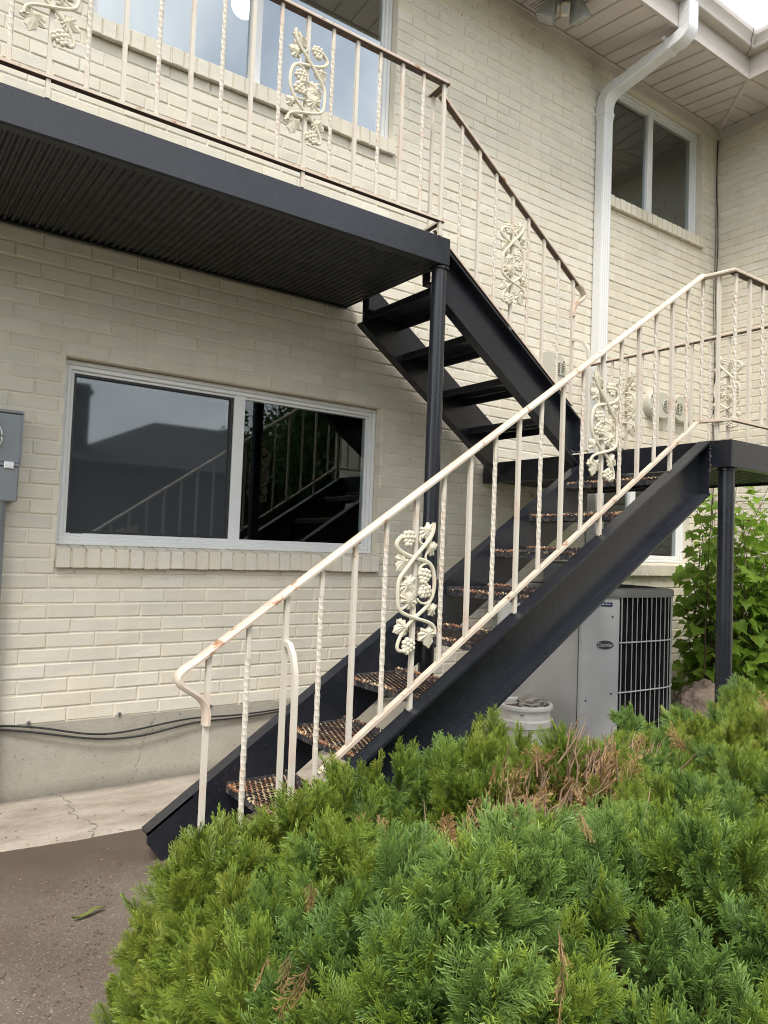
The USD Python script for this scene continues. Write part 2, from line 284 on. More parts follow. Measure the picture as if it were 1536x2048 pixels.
# tread grating: black paint worn through to rust and old yellow
M('rusty_tread', {
    'g': ('geometry', {}), 'n1': ('noise_texture', {'scale': 8.0, 'detail': 5, 'roughness': 0.65}), 'r1': ('rgb_ramp', {'ramp': [(0.36, (0.026, 0.022, 0.022)), (0.45, (0.09, 0.045, 0.030)), (0.54, (0.24, 0.11, 0.055)), (0.66, (0.36, 0.16, 0.07))]}),
    'n2': ('noise_texture', {'scale': 75.0, 'detail': 2}), 'n3': ('noise_texture', {'scale': 7.0, 'detail': 2}), 'ad': ('math', {'math_type': 'multiply_add', 'value2': 0.7}),
    'r2': ('rgb_ramp', {'ramp': [(0.885, (0, 0, 0)), (0.94, (0.9, 0.9, 0.9))]}), 'm2': ('mix_color', {'blend_type': 'mix', 'b': (0.70, 0.56, 0.34)}),
    'sx': ('separate_xyz', {}), 'up': ('map_range', {'from_min': 0.55, 'from_max': 0.8, 'to_min': 0.0, 'to_max': 1.0, 'clamp': True}), 'm3': ('mix_color', {'blend_type': 'mix', 'a': (0.022, 0.018, 0.017)}),
    'nb': ('noise_texture', {'scale': 150.0, 'detail': 3}), 'b': ('bump', {'strength': 0.5, 'distance': 0.002}), 'p': ('principled_bsdf', {'roughness': 0.6}),
}, [('g.position', 'n1.vector'), ('n1.fac', 'r1.fac'), ('g.position', 'n2.vector'), ('g.position', 'n3.vector'), ('n3.fac', 'ad.value1'), ('n2.fac', 'ad.value3'), ('ad.value', 'r2.fac'),
    ('r1.color', 'm2.a'), ('r2.color', 'm2.fac'), ('g.true_normal', 'sx.vector'), ('sx.z', 'up.value'), ('up.result', 'm3.fac'), ('m2.result', 'm3.b'), ('m3.result', 'p.base_color'), ('g.position', 'nb.vector'), ('nb.fac', 'b.height'), ('b.normal', 'p.normal')])
M('rusty_lip', {
    'g': ('geometry', {}), 'n1': ('noise_texture', {'scale': 8.0, 'detail': 5, 'roughness': 0.65}), 'r1': ('rgb_ramp', {'ramp': [(0.44, (0.026, 0.022, 0.022)), (0.50, (0.09, 0.045, 0.030)), (0.58, (0.24, 0.11, 0.055)), (0.66, (0.36, 0.16, 0.07))]}),
    'n2': ('noise_texture', {'scale': 75.0, 'detail': 2}), 'n3': ('noise_texture', {'scale': 7.0, 'detail': 2}), 'ad': ('math', {'math_type': 'multiply_add', 'value2': 0.7}),
    'r2': ('rgb_ramp', {'ramp': [(0.93, (0, 0, 0)), (1.0, (0.8, 0.8, 0.8))]}), 'm2': ('mix_color', {'blend_type': 'mix', 'b': (0.70, 0.56, 0.34)}),
    'sx': ('separate_xyz', {}), 'up': ('map_range', {'from_min': 0.55, 'from_max': 0.8, 'to_min': 0.0, 'to_max': 1.0, 'clamp': True}), 'm3': ('mix_color', {'blend_type': 'mix', 'a': (0.022, 0.018, 0.017)}),
    'nb': ('noise_texture', {'scale': 150.0, 'detail': 3}), 'b': ('bump', {'strength': 0.5, 'distance': 0.002}), 'p': ('principled_bsdf', {'roughness': 0.6}),
}, [('g.position', 'n1.vector'), ('n1.fac', 'r1.fac'), ('g.position', 'n2.vector'), ('g.position', 'n3.vector'), ('n3.fac', 'ad.value1'), ('n2.fac', 'ad.value3'), ('ad.value', 'r2.fac'),
    ('r1.color', 'm2.a'), ('r2.color', 'm2.fac'), ('g.true_normal', 'sx.vector'), ('sx.z', 'up.value'), ('up.result', 'm3.fac'), ('m2.result', 'm3.b'), ('m2.result', 'p.base_color'), ('g.position', 'nb.vector'), ('nb.fac', 'b.height'), ('b.normal', 'p.normal')])
M('worn_black_edge', {
    'g': ('geometry', {}), 'n1': ('noise_texture', {'scale': 40.0, 'detail': 6, 'roughness': 0.7}), 'r1': ('rgb_ramp', {'ramp': [(0.46, (0.018, 0.019, 0.023)), (0.56, (0.06, 0.06, 0.065)), (0.64, (0.18, 0.10, 0.06)), (0.74, (0.45, 0.37, 0.28))]}),
    'p': ('principled_bsdf', {'roughness': 0.5}), 'nb': ('noise_texture', {'scale': 90.0, 'detail': 3}), 'b': ('bump', {'strength': 0.5, 'distance': 0.003}),
}, [('g.position', 'n1.vector'), ('n1.fac', 'r1.fac'), ('r1.color', 'p.base_color'), ('g.position', 'nb.vector'), ('nb.fac', 'b.height'), ('b.normal', 'p.normal')])
simple('white_vinyl', (0.78, 0.78, 0.77), 0.35, n_amt=0.03, n_scale=3)
simple('downspout_white', (0.70, 0.70, 0.69), 0.38, n_amt=0.05, n_scale=4, bump=0.08, bump_scale=25)
simple('soffit_beige', (0.64, 0.575, 0.535), 0.5, n_amt=0.05, n_scale=2)
simple('frieze_beige', (0.57, 0.515, 0.465), 0.5, n_amt=0.05, n_scale=2)
simple('gutter_beige', (0.60, 0.55, 0.50), 0.35, n_amt=0.05, n_scale=2, bump=0.05, bump_scale=12)
simple('dark_seam', (0.05, 0.045, 0.04), 0.7)
simple('shingle', (0.09, 0.08, 0.075), 0.9, n_scale=40, n_amt=0.4, bump=0.6)
simple('room_wall', (0.13, 0.125, 0.12), 0.9, n_amt=0.05)
simple('galvanised', (0.225, 0.24, 0.25), 0.42, metal=0.35, n_scale=3, n_amt=0.16, bump=0.05)
simple('bright_metal', (0.62, 0.62, 0.60), 0.25, metal=0.9)
simple('meter_glass', (0.10, 0.11, 0.11), 0.12, spec=0.7)
simple('unit_grey', (0.50, 0.50, 0.495), 0.42, n_scale=5, n_amt=0.10, bump=0.05)
simple('unit_lid', (0.17, 0.17, 0.17), 0.5, n_scale=8, n_amt=0.15)
simple('unit_core', (0.012, 0.012, 0.013), 0.8)
simple('wire_grey', (0.52, 0.52, 0.52), 0.4, metal=0.3)
simple('badge_dark', (0.045, 0.047, 0.05), 0.4)
simple('badge_silver', (0.55, 0.55, 0.55), 0.3, metal=0.5)
simple('sticker_blue', (0.012, 0.02, 0.09), 0.5)
simple('sticker_white', (0.7, 0.7, 0.72), 0.5)
simple('pail_white', (0.74, 0.72, 0.67), 0.45, n_scale=9, n_amt=0.14)
simple('rag_grey', (0.30, 0.275, 0.245), 0.9, n_scale=14, n_amt=0.35, bump=0.6, bump_scale=90)
simple('rag_brown', (0.17, 0.12, 0.085), 0.95, n_scale=20, n_amt=0.4, bump=0.6)
simple('rock', (0.23, 0.175, 0.13), 0.9, n_scale=7, n_amt=0.45, bump=0.9, bump_scale=35, bump_dist=0.012)
simple('cable_black', (0.02, 0.02, 0.021), 0.5)
simple('pail_rim', (0.74, 0.73, 0.71), 0.4, n_scale=14, n_amt=0.06)
simple('vent_beige', (0.50, 0.475, 0.39), 0.45, n_amt=0.04)
simple('vent_dark', (0.12, 0.115, 0.095), 0.7)
simple('lamp_grey', (0.30, 0.31, 0.315), 0.35, n_scale=20, n_amt=0.1)
simple('lamp_lens', (0.46, 0.46, 0.45), 0.25, n_scale=20, n_amt=0.1)
simple('sensor_cream', (0.62, 0.57, 0.44), 0.4)
simple('bark', (0.10, 0.062, 0.038), 0.9, n_scale=30, n_amt=0.4, bump=0.6)
simple('twig_grey', (0.27, 0.175, 0.105), 0.85, n_scale=30, n_amt=0.35)
simple('lawn_green', (0.030, 0.050, 0.014), 0.95, n_scale=3, n_amt=0.35)
simple('house_siding', (0.045, 0.04, 0.036), 0.8)
simple('house_roof', (0.035, 0.035, 0.037), 0.9)
def leaf_mat(name, ramp, trans=0.35, rough=0.5, scale=2.2, attr=None, mixw=0.25):
    nodes = {'g': ('geometry', {}), 'oi': ('object_info', {}), 'n': ('noise_texture', {'scale': scale, 'detail': 3}), 'r': ('rgb_ramp', {'ramp': ramp}),
             'ma': ('math', {'math_type': 'multiply_add', 'value2': mixw}), 'p': ('principled_bsdf', {'roughness': rough, 'specular_ior_level': 0.3}),
             'tr': ('translucent_bsdf', {}), 'mx': ('mix_closure', {'fac': trans})}
    L = [('g.position', 'n.vector'), ('oi.random', 'ma.value1'), ('n.fac', 'ma.value3'), ('ma.value', 'r.fac'), ('p.BSDF', 'mx.closure1'), ('tr.BSDF', 'mx.closure2')]
    src = 'r.color'
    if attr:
        nodes['at'] = ('attribute', {'attribute': attr}); nodes['ra'] = ('rgb_ramp', {'ramp': [(0.0, (0.18, 0.165, 0.18)), (0.5, (0.55, 0.55, 0.55)), (1.0, (1.45, 1.38, 1.18))]})  # tips paler; inner ends darkened to paint shade within the tufts
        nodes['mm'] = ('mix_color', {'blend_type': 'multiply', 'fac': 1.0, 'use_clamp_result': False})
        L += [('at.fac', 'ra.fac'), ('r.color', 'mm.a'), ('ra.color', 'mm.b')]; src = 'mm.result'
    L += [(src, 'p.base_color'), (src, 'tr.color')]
    M(name, nodes, L, surface='mx.closure')
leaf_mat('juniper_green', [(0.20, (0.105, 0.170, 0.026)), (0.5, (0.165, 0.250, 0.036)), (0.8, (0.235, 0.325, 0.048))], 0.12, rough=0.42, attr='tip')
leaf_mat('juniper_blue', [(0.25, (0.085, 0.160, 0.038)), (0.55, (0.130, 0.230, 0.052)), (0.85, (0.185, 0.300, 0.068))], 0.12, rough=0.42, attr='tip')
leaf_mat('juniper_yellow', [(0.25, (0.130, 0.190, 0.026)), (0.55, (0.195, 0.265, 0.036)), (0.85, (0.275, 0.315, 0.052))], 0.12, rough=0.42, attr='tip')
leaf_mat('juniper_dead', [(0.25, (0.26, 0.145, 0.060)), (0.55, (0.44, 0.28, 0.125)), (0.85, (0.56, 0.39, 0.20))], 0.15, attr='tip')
leaf_mat('shrub_leaf', [(0.2, (0.14, 0.25, 0.030)), (0.5, (0.22, 0.37, 0.045)), (0.85, (0.33, 0.48, 0.07))], 0.46, rough=0.42, scale=3.5)
leaf_mat('tree_leaf', [(0.25, (0.035, 0.07, 0.020)), (0.6, (0.07, 0.13, 0.034))], 0.3, scale=1.0)
leaf_mat('fallen_leaf', [(0.3, (0.10, 0.13, 0.03)), (0.6, (0.22, 0.24, 0.06))], 0.2)
# panes: see-through, mirroring more at a slant
def pane(name, lo, mul=1.5, ro=0.0, tint=(0.80, 0.84, 0.84), gl=1.0):
    M(name, {'f': ('fresnel', {'IOR': 1.65}), 'sc': ('math', {'math_type': 'multiply_add', 'value2': mul, 'value3': lo, 'use_clamp': True}), 'ge': ('geometry', {}), 'fr': ('math', {'math_type': 'subtract', 'value1': 1.0}), 'ml': ('math', {'math_type': 'multiply'}), 't': ('transparent_bsdf', {'color': tint}), 'g': ('glossy_bsdf', {'color': (gl * .90, gl * .97, gl), 'roughness': ro}), 'mx': ('mix_closure', {})},
      [('f.fac', 'sc.value1'), ('ge.backfacing', 'fr.value2'), ('sc.value', 'ml.value1'), ('fr.value', 'ml.value2'), ('ml.value', 'mx.fac'), ('t.BSDF', 'mx.closure1'), ('g.BSDF', 'mx.closure2')], surface='mx.closure')
pane('window_glass', 0.02, mul=0.85)
pane('upper_glass', 0.26)
pane('corner_glass', 0.10)
pane('screened_glass', 0.18, ro=0.03)
M('insect_screen', {'t': ('transparent_bsdf', {'color': (1, 1, 1)}), 'd': ('diffuse_bsdf', {'color': (0.05, 0.056, 0.060)}), 'mx': ('mix_closure', {'fac': 0.20})},
  [('t.BSDF', 'mx.closure1'), ('d.BSDF', 'mx.closure2')], surface='mx.closure')
M('globe_lamp', {'e': ('emission', {'color': (1.0, 0.93, 0.82), 'strength': 2.2})}, surface='e.emission')

# ================================================================== GROUND
CO = 0.0677; BL = 3.1730 * CO; JT = 0.010          # brick course, brick length, joint
XC = 5.31                                           # the inner corner of the two walls
mb = MB(); mb.add([(-400, -400, -0.014), (400, -400, -0.014), (400, 400, -0.014), (-400, 400, -0.014)], [(0, 1, 2, 3)])
struct('asphalt_ground', mb, 'asphalt')
struct('lawn', MB().add([(-40, -60, -0.008), (60, -60, -0.008), (60, -6.2, -0.008), (1.5, -4.9, -0.008), (-40, -5.2, -.008)], [(0, 1, 2), (0, 2, 3), (0, 3, 4)]), 'lawn_green')  # unseen grass added behind the camera to darken reflections in the steel
xs = np.arange(-6.0, 2.6, 0.045)
edge = -0.515 + 0.085 * (meshkit.fbm(np.stack([xs * 1.6, xs * 0, xs * 0], 1), 4, 3) - 0.5) * 2 + 0.03 * np.sin(xs * 2.1 + 1.0)
V, F = [], []
rows = [0.0, 0.25, 0.5, 0.75, 0.93, 1.0]
for x, e in zip(xs, edge):
    for q in rows:
        y = 0.02 + (e - 0.02) * q
        z = -0.004 + 0.018 * (1 - q) - (0.014 if q == 1.0 else 0) + 0.004 * (meshkit.noise(np.array([x * 5, y * 9, 0.3]), 5) - .5)
        V.append((x, y, z))
k = len(rows)
for i in range(len(xs) - 1):
    for j in range(k - 1):
        F.append((i * k + j, i * k + j + 1, (i + 1) * k + j + 1, (i + 1) * k + j))
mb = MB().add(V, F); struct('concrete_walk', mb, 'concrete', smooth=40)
# bare soil of the bed
V, F = [], []
gx, gy = np.arange(0.10, 5.3, 0.11), np.arange(-3.9, -0.6, 0.11)
for i, x in enumerate(gx):
    for j, y in enumerate(gy):
        d = min(x - 0.10, 5.4 - x, y + 3.9, (-0.55 - y) if x > 1.9 else (-1.62 - y) * 1.0)
        z = -0.045 + 0.09 * np.clip(d / 0.35, -0.5, 1) + 0.03 * meshkit.noise(np.array([x * 6, y * 6, 0]), 2)
        V.append((x, y, z))
n = len(gy)
F = [(i * n + j, (i + 1) * n + j, (i + 1) * n + j + 1, i * n + j + 1) for i in range(len(gx) - 1) for j in range(n - 1)]
struct('soil_bed', MB().add(V, F), 'soil', smooth=True)

# ================================================================== BRICK BUILDING
house = thing('brick_building', 'two-storey cream painted brick building with beige eaves and white vinyl windows', 'building', (0, 0, 0))
OPEN = {'LW': (-0.042, 1.757, 1.047, 2.031), 'UW': (-0.035, 1.766, 3.583, 4.93), 'UR': (3.79, 5.076, 3.885, 4.93), 'LR': (3.69, 4.975, 1.047, 2.031)}
Z0, Z1 = 5 * CO, 4.945
from shapely.geometry import Polygon, box as sbox
def wall_slab(u0, u1, z0, z1, holes, t0, t1):
    g = sbox(u0, z0, u1, z1)
    for h in holes: g = g.difference(sbox(h[0], h[2], h[1], h[3]))
    m = trimesh.util.concatenate([trimesh.creation.extrude_polygon(p, t1 - t0, engine='earcut') for p in getattr(g, 'geoms', [g])])
    v = np.array(m.vertices); v = np.stack([v[:, 0], v[:, 2] + t0, v[:, 1]], 1)
    return v, np.array(m.faces)[:, ::-1]
TW = lambda v: np.stack([XC + v[:, 1], -v[:, 0], v[:, 2]], 1)     # main-wall coordinates to the wing wall
v, f = wall_slab(-6.0, XC + 0.3, Z0 - 0.05, 5.2, OPEN.values(), 0.0055, 0.14)
main_wall = obj('main_wall', MB().add(v, f), 'mortar_paint', house)
v, f = wall_slab(-0.006, 6.0, Z0 - 0.05, 5.2, [], 0.0055, 0.14)
wing_wall = obj('wing_wall', MB().add(TW(v), f), 'mortar_paint', house)
v, f = wall_slab(-6.0, XC + 0.3, -0.4, Z0 - 0.001, [], -0.004, 0.2)
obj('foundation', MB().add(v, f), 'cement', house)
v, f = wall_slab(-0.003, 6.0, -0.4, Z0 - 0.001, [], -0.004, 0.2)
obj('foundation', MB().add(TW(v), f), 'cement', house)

bf = [(0, 1, 2, 3)] + [(i, i + 4, (i + 1) % 4 + 4, (i + 1) % 4) for i in range(4)] + [(i + 4, i + 8, (i + 1) % 4 + 8, (i + 1) % 4 + 4) for i in range(4)]
bf = np.array(bf)
def brick_mesh(u0, u1, z0, z1, depth):
    """A brick with a softened face: eased arrises and a little tilt of its own."""
    c, e = 0.0035, 0.0035
    pr = rng.normal(0, 0.0009); tl = rng.normal(0, 0.0008, 4)
    j = rng.normal(0, 0.0007, (4, 2))
    q = np.array([(u0, z0), (u1, z0), (u1, z1), (u0, z1)]) + j
    s = np.array([(1, 1), (-1, 1), (-1, -1), (1, -1)]) * c
    V = [(*(q[i] + s[i]), pr + tl[i]) for i in range(4)] + [(*q[i], pr + e + tl[i]) for i in range(4)] + [(*q[i], depth) for i in range(4)]
    V = np.array(V); return V[:, [0, 2, 1]]
def lay(u_from, u_to, holes, r_off):
    out = []
    for k in range(-25, 43):
        z0, z1 = (k + 30) * CO + JT * .42, (k + 31) * CO - JT * .42
        z1 = min(z1, Z1 + 0.02)
        off = (-0.28 if k % 2 == 0 else 0.22) + r_off + rng.normal(0, 0.012)
        i0, i1 = math.floor(u_from / BL - off) - 1, math.ceil(u_to / BL - off) + 1
        for i in range(i0, i1):
            a, b = (i + off) * BL + .0032 + rng.normal(0, .0010), (i + 1 + off) * BL - .0032 + rng.normal(0, .0010)
            parts = [(max(a, u_from), min(b, u_to), z0, z1)]
            for h in holes:
                new = []
                for (p, q, c, d) in parts:
                    ov = min(d, h[3]) - max(c, h[2])
                    if ov <= 0.002 or q <= h[0] or p >= h[1]: new.append((p, q, c, d)); continue
                    if p < h[0]: new.append((p, h[0], c, d))
                    if q > h[1]: new.append((h[1], q, c, d))
                    pp, qq = max(p, h[0]), min(q, h[1])
                    if h[2] - c > 0.012: new.append((pp, qq, c, h[2] - 0.003))
                    if d - h[3] > 0.012: new.append((pp, qq, h[3], d))
                parts = new
            for (p, q, c, d) in parts:
                if q - p < 0.02: continue
                jamb = any(abs(p - h[1]) < 1e-6 or abs(q - h[0]) < 1e-6 or abs(c - h[3]) < 1e-6 for h in holes)
                out.append((p, q, c, d, 0.12 if jamb else 0.03))
    return out
from shapely.geometry import Point
HID = [Polygon([(-50, 160), (900, 480), (905, 530), (1140, 850), (1140, 920), (970, 920), (720, 640), (745, 628), (-50, 450)]), Polygon([(200, 1900), (300, 1660), (640, 1520), (1000, 1450), (1300, 1200), (1600, 1100), (1600, 2100), (200, 2100)]),
       Polygon([(280, 1680), (1150, 930), (1400, 890), (1420, 960), (760, 1500)])]
every = []
for which, lst in ((0, lay(-6.0, XC, list(OPEN.values()), 0.0)), (1, lay(0.0, 5.9, [], 0.37))):
    for (p, q, c, d, dep) in lst:
        v = brick_mesh(p, q, c, d, dep)
        if which: v = TW(v)
        X, Y, D = px_of(v[:4].mean(0))
        seen = D > 0.3 and 0 < X < 1536 and 0 < Y < 2048 and not any(h.contains(Point(X, Y)) for h in HID)
        ar = 0
        if D > 0.3:
            P = np.array([px_of(x)[:2] for x in v[4:8]]); ar = abs(0.5 * sum(P[i][0] * P[(i + 1) % 4][1] - P[(i + 1) % 4][0] * P[i][1] for i in range(4)))
        every.append((ar if seen else 0, which, v, float(np.clip(rng.normal(0.5, 0.24), 0, 1))))
order = sorted(range(len(every)), key=lambda i: -every[i][0])
single = set(i for i in order[:300] if every[i][0] > 0)
rest = [MB(), MB()]
for i, (ar, which, v, tone) in enumerate(every):
    if i in single: obj('brick', MB().add(v, bf, tone), 'brick_paint', wing_wall if which else main_wall, prim='tone')
    else: rest[which].add(v, bf, tone)
obj('brick_courses', rest[0], 'brick_paint', main_wall, kind='stuff', prim='tone')
obj('brick_courses', rest[1], 'brick_paint', wing_wall, kind='stuff', prim='tone')

# ---- windows: sill of rowlock bricks, vinyl frame, mullion, panes
def window(x0, x1, zs, z1, mull, label, screen=None, sill=(0.105, 0.024), glass='window_glass'):
    """Opening x0..x1, zs = underside of the sill, z1 = head."""
    zb = zs + sill[0]                                            # foot of the frame
    y0 = 0.056
    m = MB()
    def ring(a, b, c, d, w, ya, yb, bev=0.004):
        m.box((a, ya, c), (b, yb, c + w), bev); m.box((a, ya, d - w), (b, yb, d), bev)
        m.box((a, ya + .0004, c + w), (a + w, yb, d - w), bev); m.box((b - w, ya + .0004, c + w), (b, yb, d - w), bev)
    ring(x0 + .002, x1 - .002, zb, z1 - .004, 0.020, y0, 0.13)
    ring(x0 + .022, x1 - .022, zb + .020, z1 - .024, 0.022, y0 + .010, 0.128)
    ring(x0 + .044, x1 - .044, zb + .042, z1 - .046, 0.014, y0 + .024, 0.126, 0.003)
    w = obj('window', m, 'white_vinyl', house, label=label)
    obj('mullion', MB().box((mull - .032, y0 + .016, zb + .040), (mull + .032, 0.124, z1 - .044), 0.004), 'white_vinyl', w)
    pz0, pz1 = zb + .054, z1 - .058
    obj('pane', MB().box((x0 + .056, 0.100, pz0), (mull - .031, 0.104, pz1)), 'screened_glass' if screen else glass, w)
    obj('pane', MB().box((mull + .031, 0.092, pz0), (x1 - .056, 0.096, pz1)), glass, w)
    a = MB(); ring2 = (x0 + .057, mull - .032)
    if screen:
        sm = MB()
        for (lo, hi) in (((ring2[0], .084, pz0), (ring2[1], .092, pz0 + .014)), ((ring2[0], .084, pz1 - .014), (ring2[1], .092, pz1)), ((ring2[0], .0842, pz0 + .014), (ring2[0] + .012, .092, pz1 - .014)), ((ring2[1] - .016, .0842, pz0 + .014), (ring2[1], .092, pz1 - .014))):
            sm.box(lo, hi)
        obj('screen_frame', sm, 'cable_black', w)
        obj('insect_screen', MB().box((ring2[0] + .010, .0885, pz0 + .010), (ring2[1] - .010, .0893, pz1 - .010)), 'insect_screen', w)
        obj('latch', MB().box((x0 + .075, .080, pz0 - .002), (x0 + .135, .088, pz0 + .016), 0.003), 'cable_black', w)
    # sloping rowlock sill
    nb = max(1, round((x1 - x0 + .01) / 0.0672)); wdt = (x1 - x0 + .008) / nb
    for i in range(nb):
        a0, a1 = x0 - .004 + i * wdt + .0035, x0 - .004 + (i + 1) * wdt - .0035
        yo = -0.034 + rng.normal(0, .0015); dz = rng.normal(0, .0012); zt = zs + 0.086
        c = .003
        prof = [(yo, zs + dz + c), (yo, zt + dz - c), (yo + c, zt + dz), (0.066, zb - .001 + dz * .3), (0.10, zb - .002), (0.10, zs + .01), (yo + c, zs + dz)]
        n = len(prof)
        V = [(a0 + (c if j < 2 else 0), y, z) for j, (y, z) in enumerate(prof)] + [(a1 - (c if j < 2 else 0), y, z) for j, (y, z) in enumerate(prof)]
        F = [(0, j, j + 1) for j in range(1, n - 1)] + [(n, n + j + 1, n + j) for j in range(1, n - 1)]
        for j in range(n):
            j2 = (j + 1) % n; F += [(j, n + j, n + j2), (j, n + j2, j2)]
        obj('sill_brick', MB().add(V, [t[::-1] for t in F], float(np.clip(rng.normal(.5, .25), 0, 1))), 'brick_paint', w, prim='tone')
    # mortar bed of the sill
    obj('sill_mortar', MB().add([(x0, -.026, zs + .004), (x1, -.026, zs + .004), (x1, -.026, zs + .076), (x0, -.026, zs + .076), (x0, .064, zb - .008), (x1, .064, zb - .008), (x0, .064, zs + .004), (x1, .064, zs + .004)],
        [(0, 1, 2, 3), (3, 2, 5, 4), (6, 7, 1, 0)]), 'mortar_paint', w)
    return w
window(*OPEN['LW'], 0.868, 'wide ground-floor sliding window mirroring a dark roof and the railing', screen=True)
window(*OPEN['UW'], 0.866, 'large upper window above the balcony mirroring the grey sky', glass='upper_glass')
window(*OPEN['UR'], 4.433, 'upper window between the downspout and the inner corner', glass='corner_glass')
window(*OPEN['LR'], 4.30, 'ground-floor window half hidden behind the stair and the grey cooling unit')
# rooms behind the panes
def room(x0, x1, z0, z1, y1):
    m = MB().box((x0, 0.142, z0), (x1, y1, z1)); m.f = [f[:, ::-1] for f in m.f]
    f = m.f[0]; v = m.v[0]
    keep = [i for i, t in enumerate(f) if not np.all(np.abs(v[t][:, 1] - 0.142) < 1e-6)]
    m.f = [f[keep]]
    obj('room', m, 'room_wall', house)
room(-1.2, 2.9, 0.2, 2.55, 3.2); room(-1.2, 2.9, 2.75, 5.05, 3.2); room(3.1, 5.29, 2.75, 5.05, 2.6); room(3.1, 5.29, 0.2, 2.55, 2.6)

# ---- eaves: frieze, soffit boards, fascia, gutter, roof
ZS = 5.012; OV = 0.612
def ZF(d): return ZS - .105 * d
def frieze_prof(t):   # along u from u0 to u1
    pass
XF = XC - OV
def strip(prof, path_main, path_wing):
    """A trim along both walls: prof gives (distance out from the wall, z); mitred at the inner corner."""
    m = MB(); n = len(prof); V = []
    for d, z in prof: V.append((-6.0, -d, z))
    for d, z in prof: V.append((XC - d, -d, z))
    for d, z in prof: V.append((XC - d, -6.0, z))
    F = []
    for s in (0, 1):
        for j in range(n):
            j2 = (j + 1) % n; F.append((s * n + j, s * n + j2, (s + 1) * n + j2, (s + 1) * n + j))
    return m.add(V, F)
obj('frieze', strip([(0.0, 4.925), (0.024, 4.925), (0.024, 4.992), (0.030, 4.996), (0.030, 5.010), (0.0, 5.010)], 0, 0), 'frieze_beige', house)
obj('soffit_backing', strip([(0.03, ZF(.03) + .0115), (OV, ZF(OV) + .0115), (OV, ZF(OV) + .03), (0.03, ZF(.03) + .03)], 0, 0), 'soffit_beige', house)
def board(poly, wing=False):
    """A soffit board: a plan polygon with eased lower edges."""
    p = np.array(poly); c = p.mean(0); n = len(p)
    q = c + (p - c) * (1 - 0.012 / np.maximum(np.abs(p - c), .03)) if False else p
    zz = lambda a: ZF((XC - a[0]) if wing else -a[1])
    V = [(*a, zz(a) + .012) for a in p] + [(*a, zz(a) + .005) for a in p]
    d = p - c; ins = p - np.sign(d) * np.minimum(np.abs(d) * .5, .005)
    V += [(*a, zz(a)) for a in ins]
    F = [(2 * n, 2 * n + j + 1, 2 * n + j) for j in range(1, n - 1)]
    for j in range(n):
        j2 = (j + 1) % n
        for a in (0, n): F += [(a + j, a + j2, a + n + j2), (a + j, a + n + j2, a + n + j)]
    return MB().add(V, [t_[::-1] for t_ in F])
P = 0.1485; g = 0.018
for i in range(-62, 14):
    a, b = 3.380 + P * i + g / 2, 3.380 + P * (i + 1) - g / 2
    if a > XC - .04: continue
    ya = -0.031
    def yout(x): return -OV + 0.012 if x <= XF + .012 else -(XC - x)
    b = min(b, XC - .034)
    poly = [(a, ya), (a, yout(a) + (0.012 if a > XF else 0)), (b, yout(b) + (.012 if b > XF else 0)), (b, ya)]
    if a < XF < b: poly = [(a, ya), (a, -OV + .012), (XF, -OV + .012), (b, -(XC - b) + .012), (b, ya)]
    if a > -5.9: obj('soffit_board', board(poly), 'soffit_beige', house)
for i in range(0, 39):
    a, b = -(0.03 + P * i + g / 2), -(0.03 + P * (i + 1) - g / 2)     # y from a (near wall) to b
    xo = lambda y: XF + .012 if y < -OV + .012 else XC + y
    poly = [(XC - .031, a), (XC - .031, b), (xo(b) + (.012 if b > -OV else 0), b), (xo(a) + (.012 if a > -OV else 0), a)]
    if a > -OV > b: poly = [(XC - .031, a), (XC - .031, b), (XF + .012, b), (XF + .012, -OV), (XC + a + .012, a)]
    obj('soffit_board', board(poly, True), 'soffit_beige', house)
m = MB().bar((XC - .015, -.015, ZF(.015) - .002), (XF - .0, -OV, ZF(OV) - .002), 0.030, 0.012, bev=.003); obj('valley_trim', m, 'soffit_beige', house)
# vent slots of the boards by the lamp
m = MB()
for bi in (-4, -5, -6, -7, -9, -12):
    x0 = 3.380 + P * bi
    for r in range(3):
        for q in range(26):
            y = -0.07 - q * 0.0165
            m.box((x0 + .045 + r * .026, y, ZF(-y) - .0014), (x0 + .057 + r * .026, y + .006, ZF(-y) + .003))
obj('soffit_vents', m, 'dark_seam', house, kind='stuff')
obj('fascia', strip([(OV - .002, 4.936), (OV + .018, 4.936), (OV + .018, 5.20), (OV - .002, 5.20)], 0, 0), 'frieze_beige', house)
gut = [(OV + .0185, 5.108), (OV + .086, 5.108), (OV + .094, 5.112), (OV + .098, 5.122), (OV + .094, 5.130), (OV + .098, 5.150), (OV + .112, 5.170), (OV + .128, 5.182), (OV + .133, 5.200), (OV + .133, 5.216), (OV + .122, 5.218), (OV + .120, 5.20), (OV + .085, 5.118), (OV + .024, 5.115), (OV + .024, 5.22), (OV + .0185, 5.22)]
gutter = obj('gutter', strip(gut, 0, 0), 'gutter_beige', house, smooth=25)
m = MB().bar((XF - .150, -OV - .150, 5.235), (XF - .10, -OV - .10, 5.165), .0, .0) if False else MB()
for s in (0.026, 0.085):
    pass
pr = [(d + .0020, z - .0020) for d, z in gut[0:10]]
sec = MB(); n = len(pr)
V = []
for off in (-0.012, 0.0):
    for d, z in pr: V.append((XC - d + off * .5 - .040, -d, z))
F = [(j, j + 1, n + j + 1, n + j) for j in range(n - 1)]
obj('gutter_seam', sec.add(V, F), 'dark_seam', gutter)
V = [(-6.2, -OV - .05, 5.205), (XF - .05, -OV - .05, 5.205), (XF - .05, -6.2, 5.205), (-6.2, 3.2, 6.5), (XF + 3.76, 3.2, 6.5), (XF + 3.76, -6.2, 6.5)]
V += [(a, b, c + .02) for a, b, c in V]
